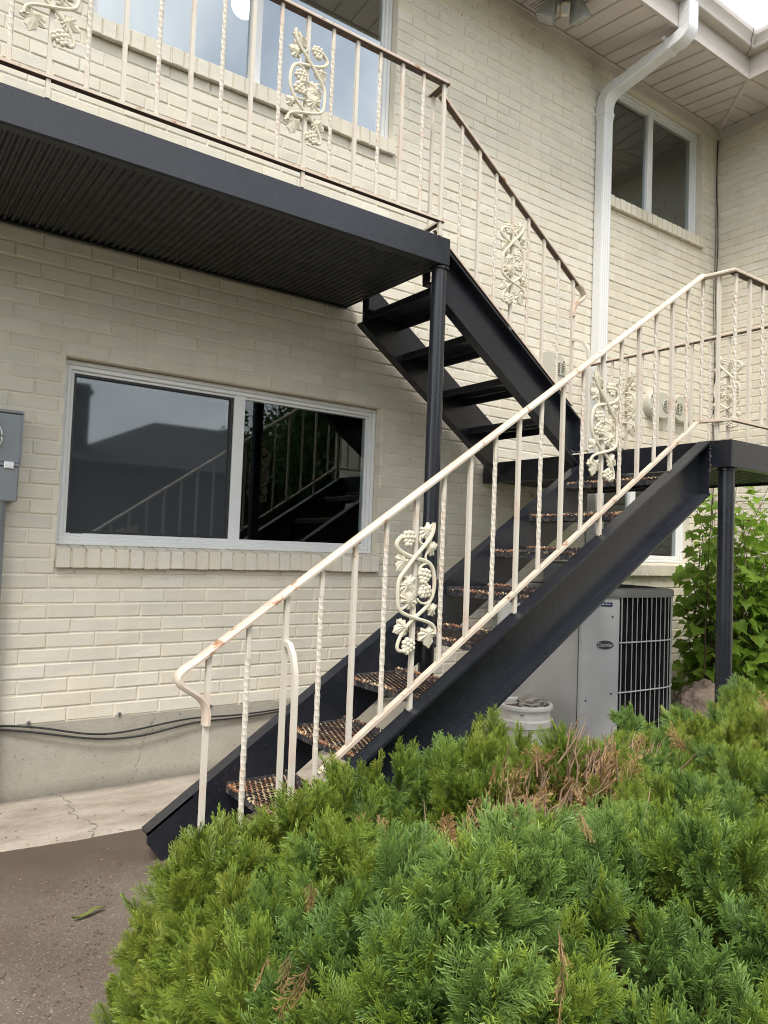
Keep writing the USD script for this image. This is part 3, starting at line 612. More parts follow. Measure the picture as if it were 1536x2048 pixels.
obj('roof', MB().add(V, [(0, 1, 4, 3), (1, 2, 5, 4), (6, 9, 10, 7), (7, 10, 11, 8), (0, 6, 7, 1), (1, 7, 8, 2)]), 'shingle', house)
# upper-storey ceiling lamp, seen through the glass
lamp = thing('globe_ceiling_lamp', 'round white ceiling lamp glowing inside the large upper window', 'lamp', (1.02, 0.62, 4.58))
obj('globe', MB().tm(trimesh.creation.icosphere(3, 0.085).apply_translation((1.02, .62, 4.575))), 'globe_lamp', lamp, smooth=True)
obj('stem', MB().tube([(1.02, .62, 4.65), (1.02, .62, 5.045)], .012), 'white_vinyl', lamp)

# ================================================================== STAIR
stair = thing('metal_staircase', 'black steel outdoor staircase with balcony, landing and cream scrollwork railings', 'staircase', (1.45, -0.87, 0))
ZD, ZL = 2.697, 1.773                     # balcony top, landing top
DH = 0.132                                # depth of the deck frames
def corrugated(x0, x1, y0, y1, z, pitch, h=0.022, t=0.002):
    """Ribbed decking: ribs run along y."""
    prof = []
    x = x0
    while x < x1:
        for dx, dz in ((0, 0), (.30, 0), (.50, 1), (.80, 1)):
            xx = x + dx * pitch
            if xx <= x1: prof.append((xx, z + dz * h))
        x += pitch
    n = len(prof)
    V = [(a, y0, b) for a, b in prof] + [(a, y1, b) for a, b in prof] + [(a, y0, z + h + .004) for a, b in prof] + [(a, y1, z + h + .004) for a, b in prof]
    F = [(i, n + i, n + i + 1, i + 1) for i in range(n - 1)] + [(2 * n + i, 2 * n + i + 1, 3 * n + i + 1, 3 * n + i) for i in range(n - 1)]
    return MB().add(V, F)
# balcony
m = MB(); m.box((-4.0, -.93, ZD - DH), (1.474, -.918, ZD), .003); m.box((-4.0, -.918, ZD - .010), (1.474, -.865, ZD), .002)
m.box((-4.0, -.918, ZD - DH), (1.474, -.875, ZD - DH + .009), .002)
obj('balcony_fascia', m, 'black_paint', stair)
obj('balcony_end_channel', MB().box((1.462, -.865, ZD - .062), (1.473, -.012, ZD - .001), .002), 'black_paint', stair)
obj('balcony_decking', corrugated(-4.0, 1.462, -.875, -.012, ZD - DH + .010, 0.0335, .008), 'black_paint', stair)
obj('wall_angle', MB().box((-4.0, -.034, ZD - DH + .005), (1.462, -.0125, ZD - DH + .0095)).box((-4.0, -.0120, ZD - DH + .005), (1.462, -.0095, ZD - .05)), 'black_paint', stair)
obj('balcony_slab', MB().box((-4.0, -.864, ZD - .085), (1.461, -.012, ZD - .003)), 'black_paint', stair)
def post(x, y, z1):
    m = MB().tube([(x, y, -.05), (x, y, z1)], .0375, 20); m.tube([(x, y, z1 - .012), (x, y, z1 - .001)], .046, 20)
    return obj('post', m, 'black_paint', stair, smooth=35)
post(1.452, -.878, ZD - DH - .0005)
post(2.655, -1.672, ZL - DH - .0005)
# landing
XL0, XL1, YL = 2.585, 3.575, -1.735
lf = MB()
lf.box((XL0, YL, ZL - DH), (XL0 + .010, -.01, ZL), .003); lf.box((XL0 + .011, YL + .0005, ZL - DH), (XL1, YL + .010, ZL - .0005), .003)
lf.box((XL1 - .010, YL + .011, ZL - DH + .0005), (XL1, -.01, ZL - .001), .003)
lf.box((XL0 + .011, YL + .011, ZL - DH + .001), (XL0 + .05, -.012, ZL - DH + .009)); lf.box((XL0 + .052, YL + .011, ZL - DH + .001), (XL1 - .052, YL + .05, ZL - DH + .009))
obj('landing_frame', lf, 'black_paint', stair)
obj('landing_decking', corrugated(XL0 + .012, XL1 - .012, YL + .052, -.012, ZL - DH + .012, .0335, .008), 'black_paint', stair)
obj('landing_slab', MB().box((XL0 + .012, YL + .012, ZL - .085), (XL1 - .012, -.012, ZL - .003)), 'black_paint', stair)

def channel(p_top0, p_top1, y_web, out, depth, fl=0.058, vcut0=None, vcut1=None):
    """Stringer: C-channel in an xz plane. p_top: (x, z) along its upper edge; depth measured upright; flanges point to out (+1 or -1 in y)."""
    (x0, z0), (x1, z1) = p_top0, p_top1
    s = (z1 - z0) / (x1 - x0)
    m = MB()
    def plate(xa, xb, za, zb, ya, yb):       # parallelogram: vertical ends
        ya, yb = min(ya, yb), max(ya, yb)
        V = []
        for y in (ya, yb):
            V += [(xa, y, z0 + s * (xa - x0) + za), (xb, y, z0 + s * (xb - x0) + za), (xb, y, z0 + s * (xb - x0) + zb), (xa, y, z0 + s * (xa - x0) + zb)]
        m.add(V, [(0, 1, 2, 3), (7, 6, 5, 4), (0, 4, 5, 1), (1, 5, 6, 2), (2, 6, 7, 3), (3, 7, 4, 0)])
    t = .010; tf = .0125
    plate(x0, x1, -depth + tf, -tf, y_web, y_web - out * t)
    plate(x0, x1, -tf, 0, y_web - out * t, y_web + out * fl)
    plate(x0, x1, -depth, -depth + tf, y_web - out * t, y_web + out * fl)
    return m
# weld beads
def bead(p0, p1, n):
    m = MB(); p0, p1 = np.array(p0), np.array(p1)
    for q in range(n):
        c = p0 + (p1 - p0) * q / (n - 1) + rng.normal(0, .0015, 3); b = trimesh.creation.icosphere(1, 1.0); m.add(np.array(b.vertices) * rng.uniform(.0035, .0062, 3) + c, b.faces)
    return obj('weld', m, 'worn_black_edge', stair, smooth=True, kind='stuff')
bead((XL0 - .001, -1.626, ZL - .02), (XL0 - .001, -1.626, ZL - DH - .02), 16); bead((2.553, -.842, ZL + .008), (2.553, -.842, ZL + .13), 14); bead((2.47, -.853, ZL + .002), (2.55, -.853, ZL + .002), 9)
# upper flight (against the wall): down to the right
US = -0.70
def up_top(x): return 2.70 + US * (x - 1.505)
mo = channel((1.474, up_top(1.474)), (2.545, up_top(2.545)), -.800, -1, .272, .05)
# foot plate to the landing
mo.box((2.470, -.803, ZL + .001), (2.552, -.792, up_top(2.52) - .04)); mo.box((2.5455, -.851, ZL + .001), (2.5525, -.79, up_top(2.545)), .001)
mi = channel((1.474, up_top(1.474)), (2.545, up_top(2.545)), -.175, 1, .272, .05)
mi.box((2.42, -.181, ZL - .03), (2.552, -.172, up_top(2.52) - .04)); mi.box((2.5455, -.181, ZL + .001), (2.5525, -.125, up_top(2.545)), .001)
obj('stringer', mo, 'black_paint', stair); obj('stringer', mi, 'black_paint', stair)
for k in range(1, 5):
    xn, z = 1.474 + .2655 * k, ZD - .185 * k
    m = MB().box((xn - .245, -.790, z - .008), (xn, -.176, z), .002); m.box((xn - .012, -.790, z - .052), (xn, -.176, z - .009), .003); m.box((xn - .245, -.790, z - .040), (xn - .237, -.176, z - .009), .002)
    obj('upper_tread', m, 'black_paint', stair)
# hangers under the balcony edge
for y in (-.74, -.20):
    obj('bracket', MB().box((1.478, y - .03, ZD - .16), (1.486, y + .03, ZD - .07), .002).box((1.4785, y - .028, ZD - .175), (1.53, y + .028, ZD - .161), .002), 'black_paint', stair)

# lower flight (in front): down to the left
LS = 0.6695
def low_top(x): return 0.700 + LS * (x - 1.045)
yn, yf = -1.535, -0.870
yn_in = yn
def near_top(x): return .748 + .648 * (x - 1.0)
mn = channel((0.10, near_top(0.10)), (XL0 - .0005, near_top(XL0)), yn - .036, -1, .268, .058)
mf = channel((0.32, low_top(.32)), (XL0 - .0005, low_top(XL0)), yf, 1, .285, .058)
ft = [(.150, low_top(.150)), (.3199, low_top(.3199)), (.3199, -.06), (.222, -.03), (.150, low_top(.150) - .042)]      # the foot, snipped off above the ground
V = [(x, yf, z - .0008) for x, z in ft] + [(x, yf - .010, z - .0008) for x, z in ft]; k_ = len(ft)
F = [(0, q, q + 1) for q in range(1, k_ - 1)] + [(k_, k_ + q + 1, k_ + q) for q in range(1, k_ - 1)]
for q in range(k_):
    q2 = (q + 1) % k_; F += [(q, k_ + q, k_ + q2), (q, k_ + q2, q2)]
mf.add(V, F)
mf.add([(x, y, low_top(x) + dz) for x in (.150, .3199) for y in (yf - .010, yf + .058) for dz in (-.0125, 0)], [(0, 1, 3), (0, 3, 2), (4, 6, 7), (4, 7, 5), (1, 5, 7), (1, 7, 3), (0, 2, 6), (0, 6, 4), (0, 4, 5), (0, 5, 1), (2, 3, 7), (2, 7, 6)])
obj('stringer', mn, 'black_paint', stair); obj('stringer', mf, 'black_paint', stair)
obj('weld_plate', MB().box((XL0 - .012, -1.625, ZL - DH - .13), (XL0 - .001, -1.49, ZL - DH - .0008)), 'black_paint', stair)
# grating treads
def grating(x0, x1, y0, y1, z, r):
    """Expanded-metal plank: rows of zigzag strands with raised saw edges."""
    m = MB(); nx, ny = 11, 22
    dx, dy = (x1 - x0) / nx, (y1 - y0) / ny
    for i in range(nx + 1):
        x = x0 + i * dx
        for j in range(ny):
            for sgn in (-1, 1):
                if (i == 0 and sgn < 0) or (i == nx and sgn > 0): continue
                ya, yb = y0 + j * dy, y0 + (j + 1) * dy
                a, b = (0, sgn * dx * .46) if j % 2 == 0 else (sgn * dx * .46, 0)
                zj = r.normal(0, .0006)
                V = []
                for (yy, aa) in ((ya, a), (yb, b)):
                    for (ox, oz) in ((-.0034, -.011), (.0034, -.011), (.0044, .0), (-.0040, .002)):
                        V.append((x + aa + ox, yy, z + oz + zj))
                m.add(V, [(4, 5, 1, 0), (5, 6, 2, 1), (6, 7, 3, 2), (7, 4, 0, 3)])
    return m
for k in range(1, 9):
    xn, z = 0.46 + .278 * (k - 1), 0.234 + .1935 * (k - 1)
    r_ = np.random.default_rng(100 + k)
    t = obj('tread', grating(xn + .006, xn + .252, yn - .001, yf - .012, z, r_) if False else grating(xn + .006, xn + .252, yn + .012, yf - .012, z, r_), 'rusty_tread', stair, label=None)
    e = MB()
    for xx, h0, h1 in ((xn, -.034, -.006), (xn + .252, -.026, .018)):
        # saw-toothed edge
        nt = 44; ys = np.linspace(yn + .011, yf - .011, nt * 2 + 1)
        top = np.array([h1 + (0.003 if i % 2 else -.002) + r_.normal(0, .0008) for i in range(len(ys))]); bot = np.array([h0 + (0.003 if (i // 2) % 2 else 0) for i in range(len(ys))])
        V = []
        for s in (-.004, .005):
            V += [(xx + s + r_.normal(0, .0006), y, z + b) for y, b in zip(ys, bot)] + [(xx + s * .7 + r_.normal(0, .0006), y, z + t_) for y, t_ in zip(ys, top)]
        n = len(ys); F = []
        for i in range(n - 1):
            F += [(i, i + 1, n + i + 1, n + i), (2 * n + i, 3 * n + i, 3 * n + i + 1, 2 * n + i + 1), (n + i, n + i + 1, 3 * n + i + 1, 3 * n + i), (i, 2 * n + i, 2 * n + i + 1, i + 1)]
        e.add(V, F)
    for yy in (yn + .006, yf - .008):
        e.box((xn - .004, yy - .0035, z - .034), (xn + .258, yy + .0035, z + .008), .001)
    obj('tread_edge', e, 'worn_black_edge', t)
    # saw-edged nosing, worn to rust and old yellow paint
    e = MB(); ys = np.arange(yn + .014, yf - .014, .0125)
    for i, y in enumerate(ys):
        for xx, zz_, w_ in ((xn - .001, -.003, .0062), (xn + .2525, .021, .0052)):
            b = trimesh.creation.icosphere(1, 1.0); v = np.array(b.vertices) * (w_, .0072, .0075) + (xx + r_.normal(0, .0008), y + r_.normal(0, .0012), z + zz_ + r_.normal(0, .0012) + (.002 if i % 2 else -.002))
            e.add(v, b.faces)
    obj('tread_nosing', e, 'rusty_lip', t, kind='stuff')

# ---- railings
CAP = [(-.019, -.009), (-.014, -.009), (-.013, -.003), (.013, -.003), (.014, -.009), (.019, -.009), (.020, .000), (.017, .006), (.009, .010), (-.009, .010), (-.017, .006), (-.020, .0)]
CAPS = [(-.020, -.008), (.020, -.008), (.021, .0), (.017, .006), (.009, .010), (-.009, .010), (-.017, .006), (-.021, .0)]
BOT = [(-.013, -.006), (.013, -.006), (.013, .006), (-.013, .006)]
def baluster(x, y, z0, z1, twisted, w=.0152, ang=0.0):
    h = w / 2; sec = [(-h, -h), (h, -h), (h, h), (-h, h)]
    if not twisted: return MB().sweep([(x, y, z0), (x, y, z1)], sec, up=(0, 1, 0))
    e = h * .66; h = h * 1.0; sec = [(-e, -h), (e, -h), (h, -e), (h, e), (e, h), (-e, h), (-h, e), (-h, -e)]
    L = z1 - z0; a, b = z0 + min(.11, L * .14), z1 - min(.11, L * .14); n = max(8, int((b - a) / .02))
    zz = [z0] + list(np.linspace(a, b, n)) + [z1]; tw = [0] + list(np.linspace(0, round((b - a) / .22 * 4) * PI / 2 , n)); tw += [tw[-1]]
    return MB().sweep([(x, y, z) for z in zz], sec, up=(0, 1, 0), twist=tw)
def leaf_relief(m, c, ang, size, T, seed=0):
    """A five-lobed vine leaf with raised ribs, in panel coordinates."""
    r = np.random.default_rng(seed); pts = []
    lob = [(-2.85, .30), (-2.5, .62), (-2.25, .60), (-2.0, .50), (-1.75, .74), (-1.5, .72), (-1.2, .86), (-1.0, .74), (-.78, .58), (-.5, .82), (-.25, .86), (0, 1.06), (.25, .86), (.5, .82), (.78, .58), (1.0, .74), (1.2, .86), (1.5, .72), (1.75, .74), (2.0, .50), (2.25, .60), (2.5, .62), (2.85, .30)]
    for t, q in lob: pts.append((math.sin(t + r.normal(0, .03)) * q, math.cos(t) * q))
    pts = [(0, -.15)] + pts if False else pts
    n = len(pts); R = np.array([[math.cos(ang), -math.sin(ang)], [math.sin(ang), math.cos(ang)]])
    P2 = (np.array(pts) * size) @ R.T + np.array(c)
    mid = np.array(c) + 0.45 * (P2 - np.array(c))
    V = [T(*c, .010)]
    V += [T(*p, .0105 if i % 2 == 0 else .0062) for i, p in enumerate(mid)] + [T(*p, .003 if i % 2 == 0 else .0015) for i, p in enumerate(P2)] + [T(*p, -.004) for p in P2]
    F = []
    for i in range(n):
        j = (i + 1) % n
        F += [(0, 1 + i, 1 + j), (1 + i, 1 + n + i, 1 + n + j), (1 + i, 1 + n + j, 1 + j), (1 + n + i, 1 + 2 * n + i, 1 + 2 * n + j), (1 + n + i, 1 + 2 * n + j, 1 + n + j)]
    F += [(1 + 2 * n, 1 + 2 * n + j + 1, 1 + 2 * n + j) for j in range(1, n - 1)]
    m.add(V, F)
ICO = trimesh.creation.icosphere(1, 1.0)
def grape_panel(c, u, flip, H=.470, W=.192):
    """Cast scroll of vine, leaves and grapes round a baluster. c = centre, u = direction of the panel's right side."""
    u = np.array(u, float); up = np.array([0, 0, 1.0]); n = np.cross(u, up); c = np.array(c, float)
    k = -1 if flip else 1
    def T(a, b, d): return c + u * (a * k) + up * b + n * d
    def q(x, y): return ((x - 805) / 265 * W * 1.0, (652 - y) / 845 * H)
    m = MB()
    def vine(pts, r, dz=0.004):
        P2 = np.array([q(*p) for p in pts]); t = np.linspace(0, 1, len(P2)); tt = np.linspace(0, 1, len(P2) * 4)
        from scipy.interpolate import CubicSpline
        Q = CubicSpline(t, P2)(tt)
        m.tube([T(a, b, dz) for a, b in Q], np.linspace(r, r * .72, len(Q)) * 1.18, 7, up=n)
    vine([(712, 250), (722, 330), (765, 400), (825, 478), (880, 560), (915, 625), (918, 720), (912, 790), (880, 828), (812, 858), (745, 880), (695, 910), (682, 965)], .0068, .008)
    vine([(895, 345), (930, 392), (908, 440), (828, 478), (745, 502), (702, 552), (690, 640), (702, 725), (745, 800), (806, 858), (862, 922), (896, 990), (905, 1045), (868, 1062)], .0072, .003)
    vine([(705, 545), (735, 512), (775, 530), (788, 575)], .0048); vine([(706, 735), (740, 768), (778, 760), (792, 735)], .0048)
    vine([(916, 630), (885, 598), (858, 620)], .0046); vine([(914, 785), (885, 800), (855, 775)], .0046)
    vine([(760, 395), (790, 375), (785, 335)], .004); vine([(742, 505), (752, 470), (740, 440)], .004); vine([(735, 790), (720, 770), (728, 745)], .0035)
    for i, (x, y, a, s) in enumerate([(748, 300, 2.6, .040), (728, 415, 1.2, .034), (885, 500, -2.5, .037), (862, 645, 2.3, .045), (852, 748, .6, .045), (708, 812, 1.0, .028), (725, 958, 2.9, .046), (875, 912, -2.0, .036)]):
        leaf_relief(m, q(x, y), a, s * 1.16, T, i)
    for gi, (x, y, a) in enumerate([(862, 352, 0), (757, 588, .2), (750, 685, .9), (842, 1028, .5)]):
        g0 = np.array(q(x, y)); r = .0092; cs, sn = math.cos(a), math.sin(a)
        for (i, j) in [(-1, 1), (0, 1.15), (1, 1), (-1.5, .05), (-.5, .1), (.5, .1), (1.45, 0), (-1, -.9), (0, -.95), (1, -.9), (-.3, -1.8), (.6, -1.8)]:
            ox, oy = i * r * 1.55, j * r * 1.5
            p = T(g0[0] + ox * cs - oy * sn, g0[1] + ox * sn + oy * cs, .006 + .003 * (abs(i) < .7))
            m.add(ICO.vertices * r * 1.06 + p, ICO.faces)
    return m

# lower flight railing
YR = -1.580
def rt(x): return 0.826 + 0.692 * x
def rb(x): return 0.462 + 0.6725 * (x - .462)
m = MB()
path = [(.062, .655), (.063, .690), (.056, .718), (.040, .738), (.012, .756), (-.016, .775), (-.028, .792), (-.026, .808), (-.010, .822)]
m.sweep([(2.566, YR, rt(2.566)), (.02, YR, rt(.02))] + [(x, YR, z) for x, z in path[::-1]], CAPS, up=(0, 1, 0) if False else [(0, 0, 1)] * 2 + [(-.75, 0, .66), (-1, 0, .15), (-1, 0, -.2), (-.6, 0, -.8), (-.5, 0, -.85), (-.6, 0, -.8), (-.85, 0, -.5), (-1, 0, -.1), (-1, 0, 0)])
m.sweep([(.455, YR, rb(.455)), (2.552, YR, rb(2.552))], BOT)
rail = obj('railing', m, 'rail_cap_paint', stair, smooth=40, label='railing of the lower flight with a curled lower end')
for i in range(21):
    x = .064 + .1255 * i; tw = (i % 2 == 1) or i == 20
    zb_ = rb(x) - .004
    if i in (0, 1, 2): zb_ = -.03 if i != 1 else low_top(x) - .02
    if i in (6, 10, 14, 18): zb_ = near_top(x) - .003
    obj('baluster', baluster(x, YR, zb_, rt(x) - .004, tw), 'baluster_paint', rail)
def weld(x, y, z, r, w=.012):
    m = MB()
    for q in range(9):
        b = ICO.vertices * rng.uniform(.003, .0058) * (1, 1, .7) + (x + rng.normal(0, w * .6), y + rng.normal(0, w * .5), z + rng.normal(0, .002)); m.add(b, ICO.faces)
    return obj('weld', m, 'worn_black_edge', r, smooth=True, kind='stuff')
for i in (6, 10, 14, 18): weld(.064 + .1255 * i, YR, near_top(.064 + .1255 * i), rail)
for i, fl in ((6, True), (14, False)):
    x = .064 + .1255 * i; zc = (rb(x) + rt(x)) / 2
    obj('grape_panel', grape_panel((x, YR - .010, 1.066 if i == 6 else 1.757), (1, 0, 0), fl), 'panel_paint', rail, smooth=45)
def brace(x, y, z1, dy, z0, r):
    pts = [(x, y - .006, z1), (x, y - .030, z1 - .006), (x, y + dy * .72, z1 - .035), (x, y + dy * .95, z1 - .085), (x, y + dy, z1 - .16), (x, y + dy, z0)]
    return obj('brace', MB().sweep(pts, [(-.008, -.008), (.008, -.008), (.008, .008), (-.008, .008)], up=(1, 0, 0)), 'baluster_paint', r, smooth=40)
brace(.315, YR, .885, -.075, -.02, rail)
# upper flight railing
YU = -.832
def ut(x): return 3.452 - .680 * (x - 1.473)
def ub(x): return 2.735 - .706 * (x - 1.500)
m = MB()
m.sweep([(1.455, YU, ut(1.455)), (2.522, YU, ut(2.522)), (2.553, YU, 2.724), (2.572, YU, 2.704), (2.574, YU, 2.690), (2.556, YU, 2.668), (2.520, YU, 2.640), (2.494, YU, 2.618), (2.480, YU, 2.588), (2.478, YU, 2.550)], CAPS,
        up=[(0, 0, 1), (.1, 0, 1), (.75, 0, .66), (1, 0, .25), (1, 0, -.3), (.6, 0, -.8), (.55, 0, -.85), (.7, 0, -.7), (.95, 0, -.3), (1, 0, 0)])
m.sweep([(1.45, YU, ub(1.45)), (2.485, YU, ub(2.485))], BOT)
rail = obj('railing', m, 'rail_cap_paint', stair, smooth=40, label='railing of the upper flight along the wall')
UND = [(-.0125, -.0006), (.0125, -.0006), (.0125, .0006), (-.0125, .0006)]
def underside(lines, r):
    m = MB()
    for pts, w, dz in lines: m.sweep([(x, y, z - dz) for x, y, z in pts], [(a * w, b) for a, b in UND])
    return obj('rail_underside', m, 'brown_underside', r)
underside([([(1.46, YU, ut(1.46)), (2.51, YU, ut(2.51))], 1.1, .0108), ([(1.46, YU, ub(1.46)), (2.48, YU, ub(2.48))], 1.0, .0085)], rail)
for i in range(9):
    x = 1.486 + .1239 * i; zb_ = ub(x) - .004
    if i in (0, 4): zb_ = up_top(x) - .004
    if i == 8: zb_ = ub(x) - .01
    obj('baluster', baluster(x, YU, zb_, ut(x) - .004, i % 2 == 1), 'baluster_paint', rail)
obj('grape_panel', grape_panel((1.486 + .1239 * 4, YU - .010, 2.742), (1, 0, 0), True), 'panel_paint', rail, smooth=45)
brace(1.486 + .1239 * 8, YU, 2.415, -.125, ZL - .002, rail)
# balcony railing
YB = -.930 + .004; ZR, ZRB = 3.452, 2.772
m = MB()
m.sweep([(-4.0, YB, ZR), (1.412, YB, ZR), (1.424, -.800, ZR)], CAPS)
m.sweep([(-4.0, YB, ZRB), (1.416, YB, ZRB), (1.430, -.770, ZRB)], BOT)
rail = obj('railing', m, 'rail_cap_paint', stair, smooth=40, label='railing along the front of the balcony')
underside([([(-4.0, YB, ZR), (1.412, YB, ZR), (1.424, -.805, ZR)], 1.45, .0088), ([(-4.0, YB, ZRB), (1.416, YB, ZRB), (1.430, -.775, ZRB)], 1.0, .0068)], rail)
for i in range(0, 43):
    x = 1.405 - .1253 * i
    obj('baluster', baluster(x, YB, (ZD if i in (0, 6, 14, 22, 30, 38) else ZRB - .004), ZR - .004, i % 2 == 1), 'baluster_paint', rail)
obj('baluster', baluster(1.428, -.815, ZRB, ZR - .004, False), 'baluster_paint', rail)
for i in (6, 14, 22):
    x = 1.405 - .1253 * i
    if x > -1.6: obj('grape_panel', grape_panel((x, YB - .010, 3.128), (1, 0, 0), False), 'panel_paint', rail, smooth=45)
# landing railing: round the front corner and back along the far side
ZT, ZTB = 2.594, 1.868
XFR = 3.560
m = MB()
m.sweep([(2.566, -1.590, ZT - .002), (2.574, -1.625, ZT - .001), (2.592, -1.728, ZT), (XFR, -1.728, ZT), (XFR, -.018, ZT)], CAPS)
m.sweep([(2.552, -1.588, ZTB), (2.592, -1.728, ZTB), (XFR, -1.728, ZTB), (XFR, -.018, ZTB)], BOT)
rail = obj('railing', m, 'rail_cap_paint', stair, smooth=40, label='railing round the outer edge of the landing')
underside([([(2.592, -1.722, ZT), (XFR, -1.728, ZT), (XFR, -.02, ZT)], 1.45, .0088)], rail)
spots = [(2.585, -1.660, 0, 1)] + [(2.615 + .1245 * i, -1.728, (i + 1) % 2, i in (3, 7)) for i in range(8)] + [(XFR, -.024 - .125 * i, i % 2 == 0, i in (0, 3, 9)) for i in range(14)]
for (x, y, tw, foot) in spots:
    obj('baluster', baluster(x, y, ZL - .001 if foot else ZTB - .004, ZT - .004, tw), 'baluster_paint', rail)
for i, fl in ((3, True), (9, False)):
    obj('grape_panel', grape_panel((XFR - .010, -.024 - .125 * i, 2.240), (0, -1, 0), fl), 'panel_paint', rail, smooth=45)

# ================================================================== THINGS ON THE WALL
def flat_text(text, h, depth, bold=False):
    t = meshkit.text_mesh(text, h, depth, bold); t.apply_translation((-t.bounds[:, 0].mean(), -t.bounds[:, 1].mean(), 0)); return t
def on_plane(tm, c, u, n, shear=0.0):
    v = np.array(tm.vertices); u, n = np.array(u, float), np.array(n, float)
    w = np.array(c) + np.outer(v[:, 0] + shear * v[:, 1], u) + np.outer(v[:, 1], [0, 0, 1.0]) + np.outer(v[:, 2], n)
    return MB().add(w, tm.faces)
# downspout: fluted pipe with crimped elbows
ds = thing('downspout', 'white fluted downspout running from the gutter elbow down the brick wall', 'downspout', (3.69, -.05, 0.9))
def ds_section(w, d, flute=.004):
    pts = []
    for i in range(9):
        x = -w / 2 + w * i / 8; pts.append((x, -d / 2 - (flute if i % 2 else 0)))
    for i in range(7):
        y = -d / 2 + d * i / 6; pts.append((w / 2 + (flute * .8 if i % 2 else 0), y))
    for i in range(9): pts.append((w / 2 - w * i / 8, d / 2))
    for i in range(7): pts.append((-w / 2 - (flute * .8 if i % 2 else 0), d / 2 - d * i / 6))
    out = []
    for p in pts:
        if not out or abs(p[0] - out[-1][0]) + abs(p[1] - out[-1][1]) > 1e-6: out.append(p)
    return out
SX, SY = 3.692, -.046
obj('pipe', MB().sweep([(SX, SY, 1.06), (SX, SY, 4.545)], ds_section(.098, .076), up=(0, 1, 0)), 'downspout_white', ds, smooth=30)
def elbow(pts, w=.104, d=.080, crimp=.0028, up=None):
    from scipy.interpolate import CubicSpline
    P_ = np.array(pts, float); t = np.concatenate([[0], np.cumsum(np.linalg.norm(np.diff(P_, axis=0), axis=1))]); n = max(8, int(t[-1] / .008))
    C_ = CubicSpline(t, P_); tt = np.linspace(0, t[-1], n); Q = C_(tt); T_ = C_(tt, 1)
    sc = [1 + (crimp / w * 2 * (i % 2) if 2 < i < n - 3 else 0) for i in range(n)]
    ups = np.stack([T_[:, 0] * 0, T_[:, 2], -T_[:, 1]], 1) if up is None else up
    return MB().sweep(Q, ds_section(w, d, .0015), up=ups, scale=sc)
obj('elbow', elbow([(SX, SY, 4.50), (SX, SY, 4.60), (SX + .008, SY - .020, 4.675), (SX + .022, SY - .070, 4.722), (SX + .032, SY - .120, 4.738)]), 'downspout_white', ds, smooth=30)
P0, P1 = np.array((SX + .030, SY - .108, 4.735)), np.array((3.782, -.618, 4.868))
d_ = (P1 - P0) / np.linalg.norm(P1 - P0); UPV = (0, d_[2], -d_[1])
obj('offset_pipe', MB().sweep([P0, P1], ds_section(.098, .076), up=UPV), 'downspout_white', ds, smooth=30)
obj('elbow', elbow([P1 - d_ * .03, P1 + d_ * .015, (3.790, -.664, 4.898), (3.793, -.674, 4.96), (3.793, -.674, 5.04), (3.793, -.674, 5.112)]), 'downspout_white', ds, smooth=30)
m = MB()
for z in (4.53, 2.2):
    m.box((SX - .058, SY - .044, z), (SX + .058, SY - .040, z + .028), .001); m.box((SX - .058, SY - .0399, z), (SX - .052, .0, z + .028)); m.box((SX + .052, SY - .0399, z), (SX + .058, .0, z + .028)); m.box((SX - .092, -.004, z), (SX - .0582, .001, z + .028), .001)
obj('strap', m, 'downspout_white', ds)
c_ = P0 + .84 * (P1 - P0); x_ = np.cross(d_, UPV); x_ /= np.linalg.norm(x_); u_ = np.cross(x_, d_)
m = MB().obox(c_ - u_ * .042, np.array([d_, x_, u_]), (.012, .056, .002)); m.obox(c_ - x_ * .054, np.array([d_, x_, u_]), (.012, .0015, .042)); m.obox(c_ + x_ * .054, np.array([d_, x_, u_]), (.012, .0015, .042))
s_ = x_ if x_[0] < 0 else -x_
m.obox(c_ + s_ * .072 + u_ * .036, np.array([d_, x_, u_]), (.013, .018, .003), .001)
obj('strap', m, 'downspout_white', ds)
obj('elbow', elbow([(SX, SY, 1.10), (SX + .005, SY - .005, 1.04), (SX + .06, SY - .02, .98), (SX + .36, SY - .06, .80)], w=.10, up=(0, 1, .01)), 'downspout_white', ds, smooth=30)

